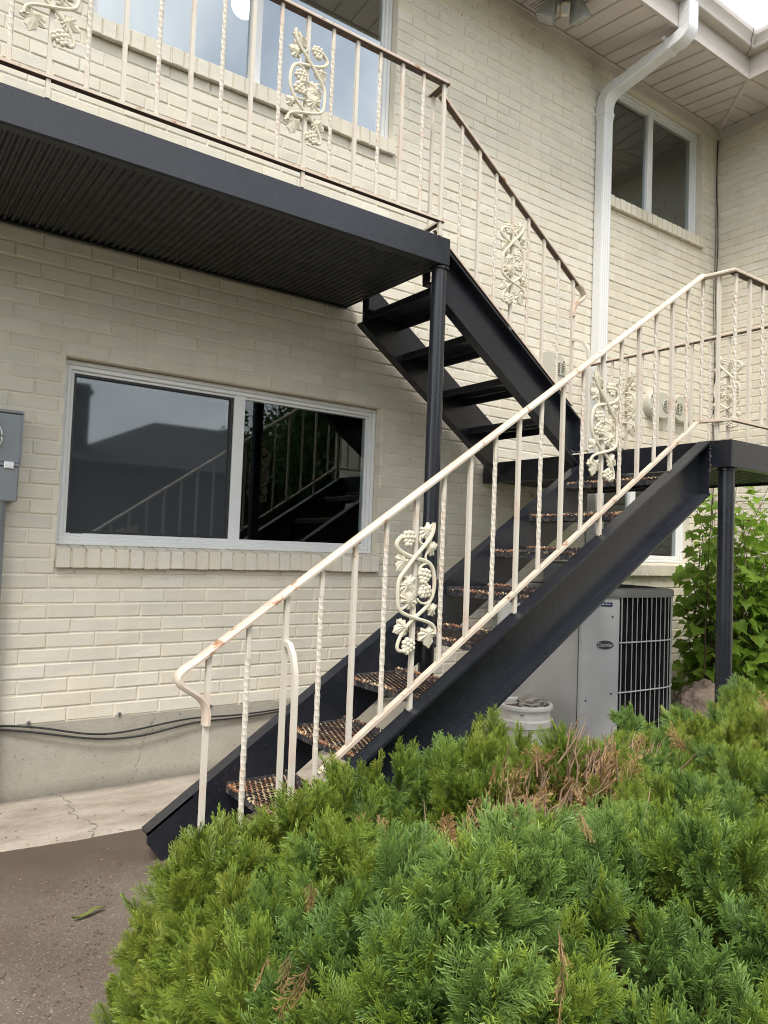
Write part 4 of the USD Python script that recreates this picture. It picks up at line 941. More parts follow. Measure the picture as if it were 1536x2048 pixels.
# floodlight with motion sensor under the soffit
FL = np.array((2.965, -.262, ZS))
fl = thing('floodlight', 'twin-head security floodlight with cream motion sensor under the soffit', 'floodlight', FL)
obj('mount', MB().tm(trimesh.creation.cylinder(.052, .030, sections=28).apply_translation(FL - (0, 0, .015))).tm(trimesh.creation.cylinder(.020, .05, sections=16).apply_translation(FL - (0, 0, .05))), 'lamp_grey', fl, smooth=40)
RI = np.array([_rt[0], _rt[1], 0]); RI /= np.linalg.norm(RI); FO = np.array([-RI[1], RI[0], 0])
for s in (-1, 1):
    axis = np.array([0, 0, -1.0]) * .85 + s * RI * .34 + FO * .22; axis /= np.linalg.norm(axis)
    c = FL + s * RI * .085 + np.array((0, 0, -.055)) - FO * .01
    x = np.cross(axis, (0.2 * s, 0.1, 1)); x /= np.linalg.norm(x); y = np.cross(axis, x)
    m = MB()
    prof = [(.012, .034), (.0, .042), (.03, .050), (.075, .058)]
    V = []
    for (t, r) in [(-.012, .030), (.0, .040), (.035, .052), (.085, .060), (.092, .066), (.112, .067)]:
        for a in range(24):
            an = a * PI / 12; sq = 1 / max(abs(math.cos(an)), abs(math.sin(an))) ** .62
            rib = 1.0 - (.05 if (a % 2 and t < .08) else 0)
            V.append(c + axis * t + (x * math.cos(an) + y * math.sin(an)) * r * sq * rib)
    F = [(i * 24 + j, i * 24 + (j + 1) % 24, (i + 1) * 24 + (j + 1) % 24, (i + 1) * 24 + j) for i in range(5) for j in range(24)]
    F = [f for q in F for f in ((q[0], q[1], q[2]), (q[0], q[2], q[3]))] + [(0, j + 1, j) for j in range(1, 23)]
    h = obj('lamp_head', m.add(V, F), 'lamp_grey', fl, smooth=35)
    V = [c + axis * .113] + [c + axis * .110 + (x * math.cos(a * PI / 12) + y * math.sin(a * PI / 12)) * .063 / max(abs(math.cos(a * PI / 12)), abs(math.sin(a * PI / 12))) ** .62 for a in range(24)]
    obj('lens', MB().add(V, [(0, 1 + a, 1 + (a + 1) % 24) for a in range(24)]), 'lamp_lens', h, smooth=True)
    obj('arm', MB().tube([FL - (0, 0, .03), FL + s * RI * .05 - (0, 0, .035), c - axis * .008], .013, 10), 'lamp_grey', fl, smooth=True)
c = FL - FO * .035 + np.array((0, 0, -.118)); ax = np.array([RI, FO * .85 + np.array((0, 0, .53)), np.cross(RI, FO * .85 + np.array((0, 0, .53)))]); ax /= np.linalg.norm(ax, axis=1, keepdims=True)
sn = obj('sensor', MB().obox(c, ax, (.030, .036, .042), .012), 'sensor_cream', fl, smooth=30)
obj('sensor_window', MB().obox(c - ax[1] * .0352, ax, (.019, .002, .026), .001), 'lamp_lens', sn)
obj('arm', MB().tube([FL - (0, 0, .03), c + np.array((0, 0, .035))], .011, 10), 'bark', fl, smooth=True)

# vent covers: rounded hoods with a round grille to one side
def vent(x, z, side, label):
    t = thing('vent_cover', label, 'vent cover', (x, -.0, z))
    from shapely.geometry import Point as Pt
    W_, H_ = .152, .110
    g = sbox(-W_ + .104, -H_ + .104, W_ - .104, H_ - .104).buffer(.104, 14)
    def lev(s, y): 
        gg = g.buffer(-s); p = np.array(gg.exterior.coords)[:-1]; return p, y
    p0 = np.array(g.exterior.coords)[:-1]; n = len(p0)
    V = []
    for (s, y) in ((0, .004), (0, -.040), (.94, -.0), ):
        pass
    rings = [(1.0, .004), (1.0, -.042), (.975, -.054), (.93, -.061)]
    for q, y in rings: V += [(x + a * q, y, z + b * q) for a, b in p0]
    F = [(i * n + j, i * n + (j + 1) % n, (i + 1) * n + (j + 1) % n, (i + 1) * n + j) for i in range(3) for j in range(n)]
    F = [f for q in F for f in ((q[0], q[1], q[2]), (q[0], q[2], q[3]))] + [(3 * n, 3 * n + j, 3 * n + j + 1) for j in range(1, n - 1)]
    obj('hood', MB().add(V, F), 'vent_beige', t, smooth=30)
    cx = x + side * .075
    obj('opening', MB().tm(trimesh.creation.cylinder(.046, .004, sections=28).apply_transform(trimesh.transformations.rotation_matrix(PI / 2, (1, 0, 0))).apply_translation((cx, -.0625, z))), 'vent_dark', t)
    m = MB()
    for i in range(-3, 4):
        zz = z + i * .0125; hw = math.sqrt(max(.046 ** 2 - (i * .0125) ** 2, 1e-6))
        m.box((cx - hw, -.070, zz - .0022), (cx + hw, -.0645, zz + .0022), .001)
    ang = np.linspace(0, 2 * PI, 29)
    m.tube([(cx + .047 * math.cos(a), -.066, z + .047 * math.sin(a)) for a in ang], .004, 6, up=(0, 1, 0)); m.box((cx - .004, -.072, z - .046), (cx + .004, -.0645, z + .046), .001)
    obj('grille', m, 'vent_beige', t, smooth=40)
    for sx, sz in ((-1, -1), (-1, 1), (1, -1), (1, 1)):
        m = MB().tm(trimesh.creation.cylinder(.007, .004, sections=10).apply_transform(trimesh.transformations.rotation_matrix(PI / 2, (1, 0, 0))).apply_translation((x + sx * .115, -.062, z + sz * .052))); obj('screw', m, 'vent_dark', t)
    return t
vent(4.450, 2.425, 1, 'beige vent cover on the brick wall, grille at its right end, left of its twin')
vent(4.775, 2.430, -1, 'beige vent cover on the brick wall nearest the inner corner, grille at its left end')
vent(3.175, 2.515, 1, 'beige vent cover on the brick wall just left of the downspout, behind the upper railing')

# electric meter on the left edge
em = thing('electric_meter', 'grey metal electric meter box with conduit on the brick wall', 'electric meter', (-.41, -.06, 0))
a, b = -.595, -.226
obj('meter_box', MB().box((a, -.100, 1.500), (b, .0, 1.716), .004).box((a - .003, -.108, 1.7165), (b + .003, .0, 1.728), .002), 'galvanised', em)
obj('cover_rim', MB().box((a, -.106, 1.486), (b + .001, -.001, 1.4995), .002).box((b - .006, -.104, 1.503), (b + .002, -.094, 1.712), .001), 'galvanised', em)
obj('lower_box', MB().box((a + .003, -.098, 1.333), (b - .004, .0, 1.4855), .005), 'galvanised', em)
mc = np.array((-.398, -.101, 1.606))
ry = trimesh.transformations.rotation_matrix(PI / 2, (1, 0, 0))
obj('meter_dial', MB().tm(trimesh.creation.cylinder(.080, .05, sections=40).apply_transform(ry).apply_translation(mc - (0, .02, 0))), 'meter_glass', em, smooth=40)
obj('meter_ring', MB().tube([mc + np.array((.089 * math.cos(t), -.012, .089 * math.sin(t))) for t in np.linspace(0, 2 * PI, 49)], .0075, 8, up=(0, 1, 0)), 'bright_metal', em, smooth=True)
obj('latch', MB().box((-.292, -.108, 1.474), (-.252, -.0985, 1.506), .003).box((-.288, -.1125, 1.478), (-.256, -.1085, 1.488), .001), 'bright_metal', em)
obj('conduit', MB().tube([(-.302, -.055, -.05), (-.302, -.055, 1.334)], .036, 20), 'galvanised', em, smooth=True)
# cables
def spline(pts, n=60):
    from scipy.interpolate import CubicSpline
    P_ = np.array(pts, float); t = np.concatenate([[0], np.cumsum(np.linalg.norm(np.diff(P_, axis=0), axis=1))])
    return CubicSpline(t, P_)(np.linspace(0, t[-1], n))
cb = obj('cable', MB().tube(spline([(-2.5, -.022, .34), (-.8, -.024, .352), (-.23, -.022, .352), (-.05, -.022, .322), (.18, -.022, .270), (.42, -.022, .277), (.64, -.022, .297), (.85, -.022, .291), (1.25, -.022, .302), (1.7, -.022, .31), (2.4, -.022, .32)], 120), .0046, 8), 'cable_black', smooth=True)
mark(cb, 'upper of the two black cables sagging along the cement foundation', 'cable')
cb = obj('cable', MB().tube(spline([(-2.5, -.020, .326), (-.8, -.02, .338), (-.23, -.02, .335), (-.05, -.028, .300), (.18, -.034, .252), (.42, -.034, .245), (.64, -.030, .275), (.85, -.024, .275), (1.25, -.02, .290), (1.7, -.02, .30), (2.4, -.02, .31)], 120), .0046, 8), 'cable_black', smooth=True)
mark(cb, 'lower of the two black cables sagging along the cement foundation', 'cable')
clips = [((-.115, .355), 'nearest the electric meter'), ((.285, .355), 'below the left end of the wide sill'), ((.745, .352), 'behind the curled railing end'), ((1.16, .352), 'beside the foot of the black stringer')]
for (x, z), w_ in clips:
    t = thing('cable_clip', 'small metal clip on the lowest bricks ' + w_, 'clip', (x, -.005, z))
    obj('strap', MB().box((x - .008, -.012, z - .014), (x + .008, -.002, z + .004), .002), 'bright_metal', t)
    obj('nail', MB().tm(trimesh.creation.cylinder(.004, .01, sections=8).apply_transform(ry).apply_translation((x, -.014, z - .004))), 'dark_seam', t)
cb = obj('corner_cable', MB().tube(spline([(XC - .020, -.018, 4.92), (XC - .026, -.020, 4.3), (XC - .018, -.024, 3.9), (XC - .034, -.022, 3.55), (XC - .020, -.028, 3.1), (XC - .030, -.022, 2.6), (XC - .022, -.024, 2.0), (XC - .030, -.022, 1.4), (XC - .022, -.022, .9)], 90), .0042, 7), 'cable_black', smooth=True)
mark(cb, 'thin black cable running straight down the inner corner of the brick walls', 'cable')
cb = obj('corner_cable', MB().tube(spline([(XC - .034, -.016, 4.90), (XC - .040, -.016, 4.2), (XC - .046, -.018, 3.85), (XC - .058, -.02, 3.62), (XC - .060, -.02, 3.35), (XC - .044, -.02, 3.15), (XC - .042, -.02, 2.4), (XC - .040, -.02, 1.6)], 80), .003, 6), 'cable_black', smooth=True)
mark(cb, 'thinner grey-black wire bowing away beside the corner cable', 'wire')
dbx = thing('disconnect_box', 'light grey electrical box on the wall, glimpsed between two lower treads', 'electrical box', (3.27, -.05, 1.03))
obj('box', MB().box((3.20, -.105, .92), (3.36, .0, 1.135), .006), 'galvanised', dbx); obj('lid', MB().box((3.195, -.113, 1.136), (3.365, .0, 1.144), .002), 'galvanised', dbx)

# ================================================================== COOLING UNIT
ac = thing('air_conditioner', 'grey outdoor air conditioning unit with wire grille standing beneath the landing', 'air conditioner', (2.9, -.7, 0.02))
FP = []
def arc(cx, cy, r, a0, a1, n): return [(cx + r * math.cos(math.radians(a)), cy + r * math.sin(math.radians(a))) for a in np.linspace(a0, a1, n)]
GR = [(2.662, -1.060), (2.76, -1.068), (2.90, -1.071)] + arc(3.05, -.80, .272, -90, 0, 10) + [(3.322, -.60)] + arc(3.17, -.43, .152, 0, 90, 6) + [(2.8, -.278), (2.60, -.276)]
SIDE = [(2.60, -.276)] + arc(2.52, -.34, .062, 90, 180, 4)[1:] + [(2.458, -.40), (2.474, -.936)]
CORN = [(2.474, -.936), (2.482, -.955), (2.650, -1.052), (2.662, -1.060)]
AZ0, AZ1 = .07, .966
def wall(path, z0, z1, t=.004):
    V = [(x, y, z0) for x, y in path] + [(x, y, z1) for x, y in path]; n = len(path)
    return MB().add(V, [(i, i + 1, n + i + 1, n + i) for i in range(n - 1)])
obj('side_panel', wall(SIDE, AZ0, AZ1), 'unit_grey', ac, smooth=40)
cp = obj('corner_panel', wall(CORN, AZ0, AZ1), 'unit_grey', ac, smooth=30)
allp = SIDE[:-1] + CORN[:-1] + GR[:-1]; cen = np.mean(allp, axis=0)
GP = np.array(GR); inn = cen + (GP - cen) * .955
obj('coil', wall([tuple(p) for p in inn], AZ0, AZ1), 'unit_core', ac, smooth=40)
# fin lines of the coil
L = np.concatenate([[0], np.cumsum(np.linalg.norm(np.diff(GP, axis=0), axis=1))])
def along(s, q=1.0):
    x, y = np.interp(s, L, GP[:, 0]), np.interp(s, L, GP[:, 1]); return cen + (np.array([x, y]) - cen) * q
m = MB()
for s in np.arange(.03, L[-1] - .02, .014):
    p, q = along(s, .972), along(s, .957); m.bar((*p, AZ0 + .01), (*p, AZ1 - .002), .0015, .008, up=(*(p - q) * 50, 0))
obj('coil_fins', m, 'unit_core', ac, kind='stuff')
for s in np.arange(.018, 1.25, .0425):
    p = along(s, 1.004); w_ = .0028 if s > .04 else .004
    obj('grille_wire', MB().tube([(*p, AZ0), (*(p + rng.normal(0, .0012, 2)), (AZ0 + AZ1) / 2), (*p, AZ1)], w_, 6), 'wire_grey', ac, smooth=True)
for z in (.205, .446, .718):
    m = MB().tube([(*along(s, 1.010), z) for s in np.linspace(.0, 1.27, 40)], .0045, 6); obj('grille_hoop', m, 'wire_grey', ac, smooth=True)
lp = np.array(allp); out = cen + (lp - cen) * 1.022
def lid_ring(q, z): return [(*(cen + (p - cen) * q), z) for p in lp]
n = len(lp); V = lid_ring(1.020, AZ1 - .001) + lid_ring(1.024, AZ1 + .002) + lid_ring(1.024, AZ1 + .034) + lid_ring(1.008, AZ1 + .042) + lid_ring(.80, AZ1 + .047) + lid_ring(.77, AZ1 + .036)
F = [(i * n + j, i * n + (j + 1) % n, (i + 1) * n + (j + 1) % n, (i + 1) * n + j) for i in range(5) for j in range(n)]
F = [f for q in F for f in ((q[0], q[1], q[2]), (q[0], q[2], q[3]))] + [(5 * n, 5 * n + j, 5 * n + j + 1) for j in range(1, n - 1)]
lid = obj('lid', MB().add(V, F), 'unit_lid', ac, smooth=35)
m = MB()
for q in np.linspace(.12, .76, 14):
    R_ = lid_ring(q, AZ1 + .046); m.tube(R_ + R_[:1], .003, 5)
for k in range(8):
    a = k * PI / 4; m.tube([(cen[0], cen[1], AZ1 + .050), (cen[0] + .27 * math.cos(a), cen[1] + .27 * math.sin(a), AZ1 + .046)], .004, 5)
obj('fan_guard', m, 'unit_core', lid, smooth=True)
obj('base_pan', MB().add(lid_ring(1.01, .02) + lid_ring(1.01, AZ0 + .004), [(j, (j + 1) % n, n + (j + 1) % n, n + j) for j in range(n)]), 'unit_lid', ac)
u = np.array((2.650 - 2.482, -1.052 + .955, 0)); u /= np.linalg.norm(u); nn = np.array((u[1], -u[0], 0))
mid = np.array((2.566, -1.0035, 0))
def ell(rx, rz, c, d0, d1, k=40):
    V = [c + nn * d1] + [c + u * rx * math.cos(t) + np.array((0, 0, rz * math.sin(t))) + nn * d1 for t in np.arange(k) * 2 * PI / k] + [c + u * rx * 1.03 * math.cos(t) + np.array((0, 0, rz * 1.05 * math.sin(t))) + nn * d0 for t in np.arange(k) * 2 * PI / k]
    F = [(0, 1 + j, 1 + (j + 1) % k) for j in range(k)]
    for j in range(k): F += [(1 + j, 1 + k + j, 1 + k + (j + 1) % k), (1 + j, 1 + k + (j + 1) % k, 1 + (j + 1) % k)]
    return MB().add(V, F)
bc = mid + u * .033 + np.array((0, 0, .705))
bd = obj('badge', ell(.050, .026, bc, .0, .004), 'badge_silver', cp)
m = ell(.0465, .0228, bc, .0042, .0052); obj('badge_face', m, 'badge_dark', cp)
obj('lettering', on_plane(flat_text('Carrier', .0195, .0012, True), bc + nn * .0055, u, nn, .22), 'badge_silver', cp)
sc_ = mid + u * .030 + np.array((0, 0, .926))
obj('sticker', MB().obox(sc_ + nn * .0012, np.array([u, nn, (0, 0, 1.0)]), (.040, .0010, .0115)), 'sticker_blue', cp)
m = on_plane(flat_text('0', .012, .0006, True), sc_ + nn * .0024 - u * .033, u, nn); t2 = on_plane(flat_text('800  244  4221', .0065, .0006, True), sc_ + nn * .0024 + u * .008, u, nn)
mm = MB()
for k in range(3):
    mm.obox(sc_ + nn * .0026 + u * (-.014 + .019 * k) + np.array((0, 0, .001)), np.array([u, nn, (0, 0, 1.0)]), (.0065, .0005, .0024))
ang = np.linspace(0, 2 * PI, 19)
mm.tube([sc_ + nn * .0026 + u * (-.032 + .0062 * math.cos(a)) + np.array((0, 0, .0085 * math.sin(a))) for a in ang], .0014, 5, up=nn)
obj('sticker_print', mm, 'sticker_white', cp)
for (du, z) in ((.072, .44), (.072, .86), (-.07, .40), (.05, .20)):
    c = mid + u * du + np.array((0, 0, z)); obj('screw', MB().obox(c + nn * .002, np.array([u, nn, (0, 0, 1.0)]), (.0045, .002, .0045), .0015), 'badge_dark', cp)
obj('panel_seam', MB().bar((2.4725, -.938, AZ0), (2.4725, -.938, AZ1), .003, .003, up=(1, 0, 0)), 'dark_seam', cp)
obj('pad', MB().box((2.36, -1.14, -.04), (3.40, -.2, .018), .01), 'concrete', ac)

# pail with a crumpled rag
BC = np.array((2.205, -.800)); BR = .148
pl = thing('pail', 'dirty white plastic pail with a stiff grey rag under the stair', 'pail', (*BC, 0))
def lathe(prof, c, k=48):
    V = [(c[0] + r * math.cos(2 * PI * j / k), c[1] + r * math.sin(2 * PI * j / k), z) for r, z in prof for j in range(k)]; n = len(prof)
    return MB().add(V, [(i * k + j, i * k + (j + 1) % k, (i + 1) * k + (j + 1) % k, (i + 1) * k + j) for i in range(n - 1) for j in range(k)])
T0 = .383
obj('body', lathe([(.001, .0), (.126, .0), (.130, .008), (BR - .010, T0 - .115), (BR + .006, T0 - .108), (BR + .007, T0 - .075), (BR - .007, T0 - .070), (BR - .005, T0 - .004), (BR - .010, T0 - .004), (BR - .014, T0 - .045), (.07, T0 - .055), (.001, T0 - .05)], BC), 'pail_white', pl, smooth=35)
obj('rim', lathe([(BR - .013, T0 - .016), (BR + .006, T0 - .018), (BR + .008, T0 - .006), (BR + .006, T0 + .002), (BR - .008, T0 + .004), (BR - .014, T0 + .0), (BR - .014, T0 - .016)], BC), 'pail_rim', pl, smooth=40)
s = trimesh.creation.icosphere(4, 1.0); v = np.array(s.vertices)
nz = meshkit.fbm(v * 2.2 + 3, 5, 8) - .5; rd = 1 - np.abs(meshkit.noise(v * 3.5 + 9, 4) - .5) * .9
v = v * (rd + nz * .9)[:, None] * (.088, .082, .046) + (BC[0] + .045, BC[1] - .012, T0 - .004)
rg = thing('rag', 'crumpled stiff grey rag heaped in the white pail', 'rag', (BC[0], BC[1], T0 - .05))
obj('cloth', MB().add(v, s.faces), 'rag_grey', rg, smooth=50)
v2 = np.array(s.vertices); v2 = v2 * (1 + (meshkit.fbm(v2 * 3 + 1, 4, 2) - .5) * .8)[:, None] * (.118, .115, .020) + (BC[0] - .008, BC[1], T0 - .036)
obj('cloth_fold', MB().add(v2, s.faces), 'rag_brown', rg, smooth=50)
# rock
s = trimesh.creation.icosphere(5, 1.0); v = np.array(s.vertices)
r_ = .92 + .60 * (meshkit.fbm(v * 1.4 + 5, 5, 11) - .5) + .22 * (meshkit.fbm(v * 5 + 2, 4, 3) - .5)
cut = np.clip(v[:, 2] * .8 + v[:, 0] * .5, -2, .72); v = v * r_[:, None]
rk = obj('rock', MB().add(v * (.32, .25, .27) + (3.64, -1.02, .17), s.faces), 'rock', smooth=60)
mark(rk, 'rough brown boulder between the cooling unit and the black post', 'rock')
# fallen leaf and litter on the asphalt
LP = np.array((-.128, -1.175, -.009))
ld = np.array((.96, .28, 0)) * 1.2; ln = np.array((-.28, .96, 0)); V, F = [], []
for i, t in enumerate(np.linspace(-1, 1, 13)):
    w_ = .010 * (1 - t * t) ** .6 + .0008; c = LP + ld * t * .048 + np.array((0, 0, .006 + .004 * math.sin(t * 4)))
    V += [c - ln * w_ + (0, 0, .006), c, c + ln * w_ * .9 + (0, 0, .004)]
for i in range(12): F += [(3 * i, 3 * i + 1, 3 * i + 4, 3 * i + 3), (3 * i + 1, 3 * i + 2, 3 * i + 5, 3 * i + 4)]
lf_ = obj('fallen_leaf', MB().add(V, F), 'fallen_leaf', smooth=True); mark(lf_, 'single folded yellow-green leaf lying on the brown asphalt', 'leaf')
m = MB()
for _ in range(150):
    x, y = rng.uniform(-.9, .3), rng.uniform(-2.4, -.05); z = -.014 if y < -.60 else .004
    r = rng.uniform(.0015, .0042) * (1.5 if rng.random() < .08 else 1); b = trimesh.creation.icosphere(0, r); b.apply_scale((rng.uniform(.8, 1.8), 1, .6)) ; b.apply_translation((x, y, z + r * .3)); m.tm(b)
gb = obj('litter', m, 'twig_grey'); mark(gb, 'tiny stones and flakes strewn over the walk and asphalt', 'litter', kind='stuff')
m = MB()
for _ in range(34):
    x, y = rng.uniform(-.8, .4), rng.uniform(-1.9, -.02); z = -.011 if y < -.60 else .010
    a = rng.uniform(0, PI); L_ = rng.uniform(.008, .035); m.tube([(x, y, z), (x + L_ * .5 * math.cos(a), y + L_ * .5 * math.sin(a), z + .003), (x + L_ * math.cos(a + .3), y + L_ * math.sin(a + .3), z)], .0011, 4)
gb = obj('twig_litter', m, 'bark'); mark(gb, 'short dead twigs scattered on the walk below the wall', 'twigs', kind='stuff')

# ================================================================== LEAFY SHRUB
sh = thing('leafy_shrub', 'bright green lobed-leaf shrub growing in the inner corner behind the black post', 'shrub', (4.25, -.85, 0))
LOB = [(0, 0), (.22, .10), (.42, .02), (.60, .22), (.50, .36), (.66, .52), (.40, .60), (.34, .74), (.17, .80), (0, 1.12)]
def leaf(c, ax, nrm, size, r):
    ax = ax / np.linalg.norm(ax); sd = np.cross(ax, nrm); sd /= np.linalg.norm(sd); nrm = np.cross(sd, ax)
    fold = r.uniform(.15, .45); curl = r.uniform(.1, .35)
    V = []
    def pt(a, b): return c + size * (sd * a + ax * b + nrm * (abs(a) * fold - curl * b * b))
    R_ = [pt(a, b) for a, b in LOB]; Lf = [pt(-a, b) for a, b in LOB[1:-1]]; mids = [pt(0, .36), pt(0, .72)]
    V = R_ + Lf + mids; k = len(R_); m0 = len(V) - 2; m1 = m0 + 1
    idR = list(range(k)); idL = [0] + list(range(k, k + len(Lf))) + [k - 1]
    F = []
    for ids, fl in ((idR, 0), (idL, 1)):
        for i in range(k - 1):
            mm_ = m0 if i < 5 else m1
            t = (mm_, ids[i], ids[i + 1]); F.append(t if not fl else t[::-1])
        t = (m0, ids[5], m1); F.append(t if not fl else t[::-1])
    return np.array(V), np.array(F)
r_ = np.random.default_rng(21); stems = MB(); leaves = []
for si in range(66):
    b = np.array((4.36 + r_.normal(0, .28), -.82 + r_.normal(0, .17), 0.0))
    th = r_.uniform(0, 2 * PI); H_ = r_.uniform(.5, 1.62); rad = r_.uniform(.1, .72) * (1.25 - .35 * H_ / 1.6)
    if si % 5 == 0: H_ = r_.uniform(1.45, 1.84); rad = r_.uniform(.1, .62)
    tip = b + np.array((rad * 1.15 * math.cos(th), rad * .60 * math.sin(th), H_))
    tip[0] = np.clip(tip[0], 3.6, 5.15); tip[1] = np.clip(tip[1], -1.5, -.12)
    mid = (b + tip) / 2 + np.array((r_.normal(0, .08), r_.normal(0, .06), .12))
    Q = spline([b, mid, tip], 16)
    if np.any(Q[:, 0] < 1.53 * Q[:, 1] + 4.90): Q = Q[:max(4, int(np.argmax(Q[:, 0] < 1.53 * Q[:, 1] + 4.90)))]
    stems.tube(Q, np.linspace(.006, .0016, len(Q)), 5)
    for j in range(3, len(Q)):
        for q in range(3):
            if r_.random() < .06: continue
            p = Q[j] + r_.normal(0, .012, 3); a = r_.uniform(0, 2 * PI)
            dr = np.array((math.cos(a), math.sin(a), r_.uniform(-.25, .5))); tw = r_.uniform(.03, .15)
            e = p + dr * tw
            o = np.array((math.cos(a), math.sin(a), -.35 + r_.normal(0, .35))); nm = np.array((r_.normal(-.15, .35), r_.normal(-.25, .35), 1.0))
            size = r_.uniform(.050, .104) * (.75 if j > 13 else 1)
            if e[0] > XC - .05 or e[1] > -.05 or e[2] < .05: continue
            if e[0] < 3.72 and e[1] > -1.0 and e[2] < 1.02: continue
            if e[0] < 1.53 * e[1] + 4.86 + (.10 if e[2] > 1.15 else 0): continue      # kept clear of the window beside it
            stems.tube([p, (p + e) / 2 + (0, 0, .012), e], .0013, 3); leaves.append(leaf(e, o, nm, size, r_))
obj('stems', stems, 'bark', sh, smooth=True)
sc = []
for v, f in leaves:
    X, Y, D = px_of(v.mean(0)); sc.append((1 / D if (0 < X < 1536 and 0 < Y < 1440) else 0))
od = sorted(range(len(leaves)), key=lambda i: -sc[i]); rest_ = MB()
for q, i in enumerate(od):
    if q < 300: obj('leaf', MB().add(*leaves[i]), 'shrub_leaf', sh, smooth=True)
    else: rest_.add(*leaves[i])
obj('foliage', rest_, 'shrub_leaf', sh, smooth=True, kind='stuff')

# ================================================================== JUNIPER
jb = thing('juniper_bush', 'broad sprawling green juniper with brown dead patches in front of the stair', 'juniper', (1.0, -2.3, 0))
def twig(m, p, d, L, r, a0, a1, up):
    """A scaly twig: a blunt three-sided finger."""
    d = d / np.linalg.norm(d); x = np.cross(d, up); x /= np.linalg.norm(x) + 1e-9; y = np.cross(x, d)
    V = []
    for t, q in ((0, .9), (.8, .85)):
        for k in range(3):
            an = k * 2 * PI / 3; V.append(p + d * L * t + (x * math.cos(an) + y * math.sin(an)) * r * q)
    V.append(p + d * L)
    F = [(i, (i + 1) % 3, 3 + (i + 1) % 3) for i in range(3)] + [(i, 3 + (i + 1) % 3, 3 + i) for i in range(3)] + [(3 + i, 3 + (i + 1) % 3, 6) for i in range(3)]
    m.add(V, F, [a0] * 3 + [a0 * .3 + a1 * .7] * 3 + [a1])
def spray(r, L, nb, spread, fine, thick):
    """A juniper spray standing along +z: a stem with feathery side shoots in a loose plane, each set with short scaly twigs."""
    m = MB(); bend = r.normal(0, .20, 2)
    def stem(t): return np.array((bend[0] * L * t * t, bend[1] * L * t * t, L * t))
    up = np.array((.3, .9, .1))
    ts = np.linspace(0, 1, 6)
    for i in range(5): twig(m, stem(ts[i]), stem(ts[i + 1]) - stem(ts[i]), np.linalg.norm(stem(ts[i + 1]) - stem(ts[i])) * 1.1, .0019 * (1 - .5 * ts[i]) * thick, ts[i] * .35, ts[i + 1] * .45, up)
    for k in range(nb):
        t = .12 + .88 * k / nb + r.normal(0, .015); t = min(max(t, .08), .98)
        az = (k % 2) * PI + r.normal(0, .45); el = math.radians(r.uniform(30, 48) - 8 * t)
        o = np.array((math.cos(az), math.sin(az) * .7, 0)); d = o * math.sin(el) + np.array((bend[0] * 2 * t, bend[1] * 2 * t, 1.0)) * math.cos(el); d /= np.linalg.norm(d)
        bl = spread * L * (1.05 - .70 * t) * r.uniform(.8, 1.15) + .012
        p0 = stem(t); twig(m, p0, d, bl, .00145 * thick, .25 + .35 * t, .8, up)
        ns = max(4, int(bl / fine))
        sdv = np.cross(d, (o[1], -o[0], .3)); sdv /= np.linalg.norm(sdv)
        for q in range(ns):
            s = .12 + .88 * q / ns; pp = p0 + d * bl * s; sg = 1 if q % 2 else -1
            dd = d * .86 + sdv * sg * .52 + r.normal(0, .13, 3)
            twig(m, pp, dd, (.019 - .008 * s) * r.uniform(.8, 1.25), .00135 * thick, .32 + .3 * s, .72 + .28 * t * r.uniform(.7, 1.1), up)
    return m
PROT = []
rj = np.random.default_rng(5)
KINDS = ['juniper_green'] * 4 + ['juniper_blue'] * 3 + ['juniper_yellow'] * 3 + ['juniper_dead'] * 2
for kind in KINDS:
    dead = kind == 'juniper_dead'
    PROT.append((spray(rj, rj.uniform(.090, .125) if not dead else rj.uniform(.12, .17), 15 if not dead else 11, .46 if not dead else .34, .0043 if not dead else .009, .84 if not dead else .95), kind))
def edge_fall(x, y):
    xl = -.285 + .05 * np.sin(y * 3.1 + .4); dl = x - xl
    yb = -1.715 - .03 * np.sin(x * 4.0); db = yb - y
    df = y + 3.45; dr = 3.35 - x
    def sm(d, w): return np.sqrt(np.clip(1 - (1 - np.clip(d / w, 0, 1)) ** 2, 0, 1))
    return sm(dl, .28) * sm(db, .15) * sm(df, .5) * sm(dr, .5)
def lump(x, y):
    p = np.stack([np.asarray(x) * 2.3, np.asarray(y) * 2.9, np.zeros_like(np.asarray(x, float))], -1)
    q = np.stack([np.asarray(x) * 6.0, np.asarray(y) * 6.5, np.zeros_like(np.asarray(x, float)) + 4], -1)
    return .22 * (meshkit.noise(p, 31) - .5) + .15 * (meshkit.noise(q, 32) - .5)
DEAD = [(.76, -2.31, .23), (.60, -2.25, .17), (1.02, -2.22, .19), (.78, -2.43, .14), (1.36, -2.12, .10), (2.2, -2.14, .13)]
def deadness(x, y): return np.max([np.clip(1.25 - np.hypot((x - a) * .85, (y - b) * 1.5) / r, 0, 1) for a, b, r in DEAD], axis=0)
def skin(x, y):
    """Height of the bush's skin."""
    H = .590 - .015 * np.clip((x - .4) / .5, 0, 1) - .02 * np.clip((x - 1.2) / 1.0, 0, 1) + .020 * np.clip((y + 2.15) / .2, 0, 1) * np.clip((.75 - x) / .35, 0, 1) - .055 * np.clip((y + 2.2) / .2, 0, 1) * np.clip(1 - np.abs(x - .34) / .26, 0, 1) - .095 * np.clip((y + 2.2) / .2, 0, 1) * np.clip((.22 - x) / .25, 0, 1)
    return edge_fall(x, y) * (H + lump(x, y)) - .025 * deadness(x, y) + .030 * np.clip(1 - np.abs(x - 1.0) / .6, 0, 1) * np.clip((y + 2.15) / .2, 0, 1)
pos, qt, ids = [], [], []
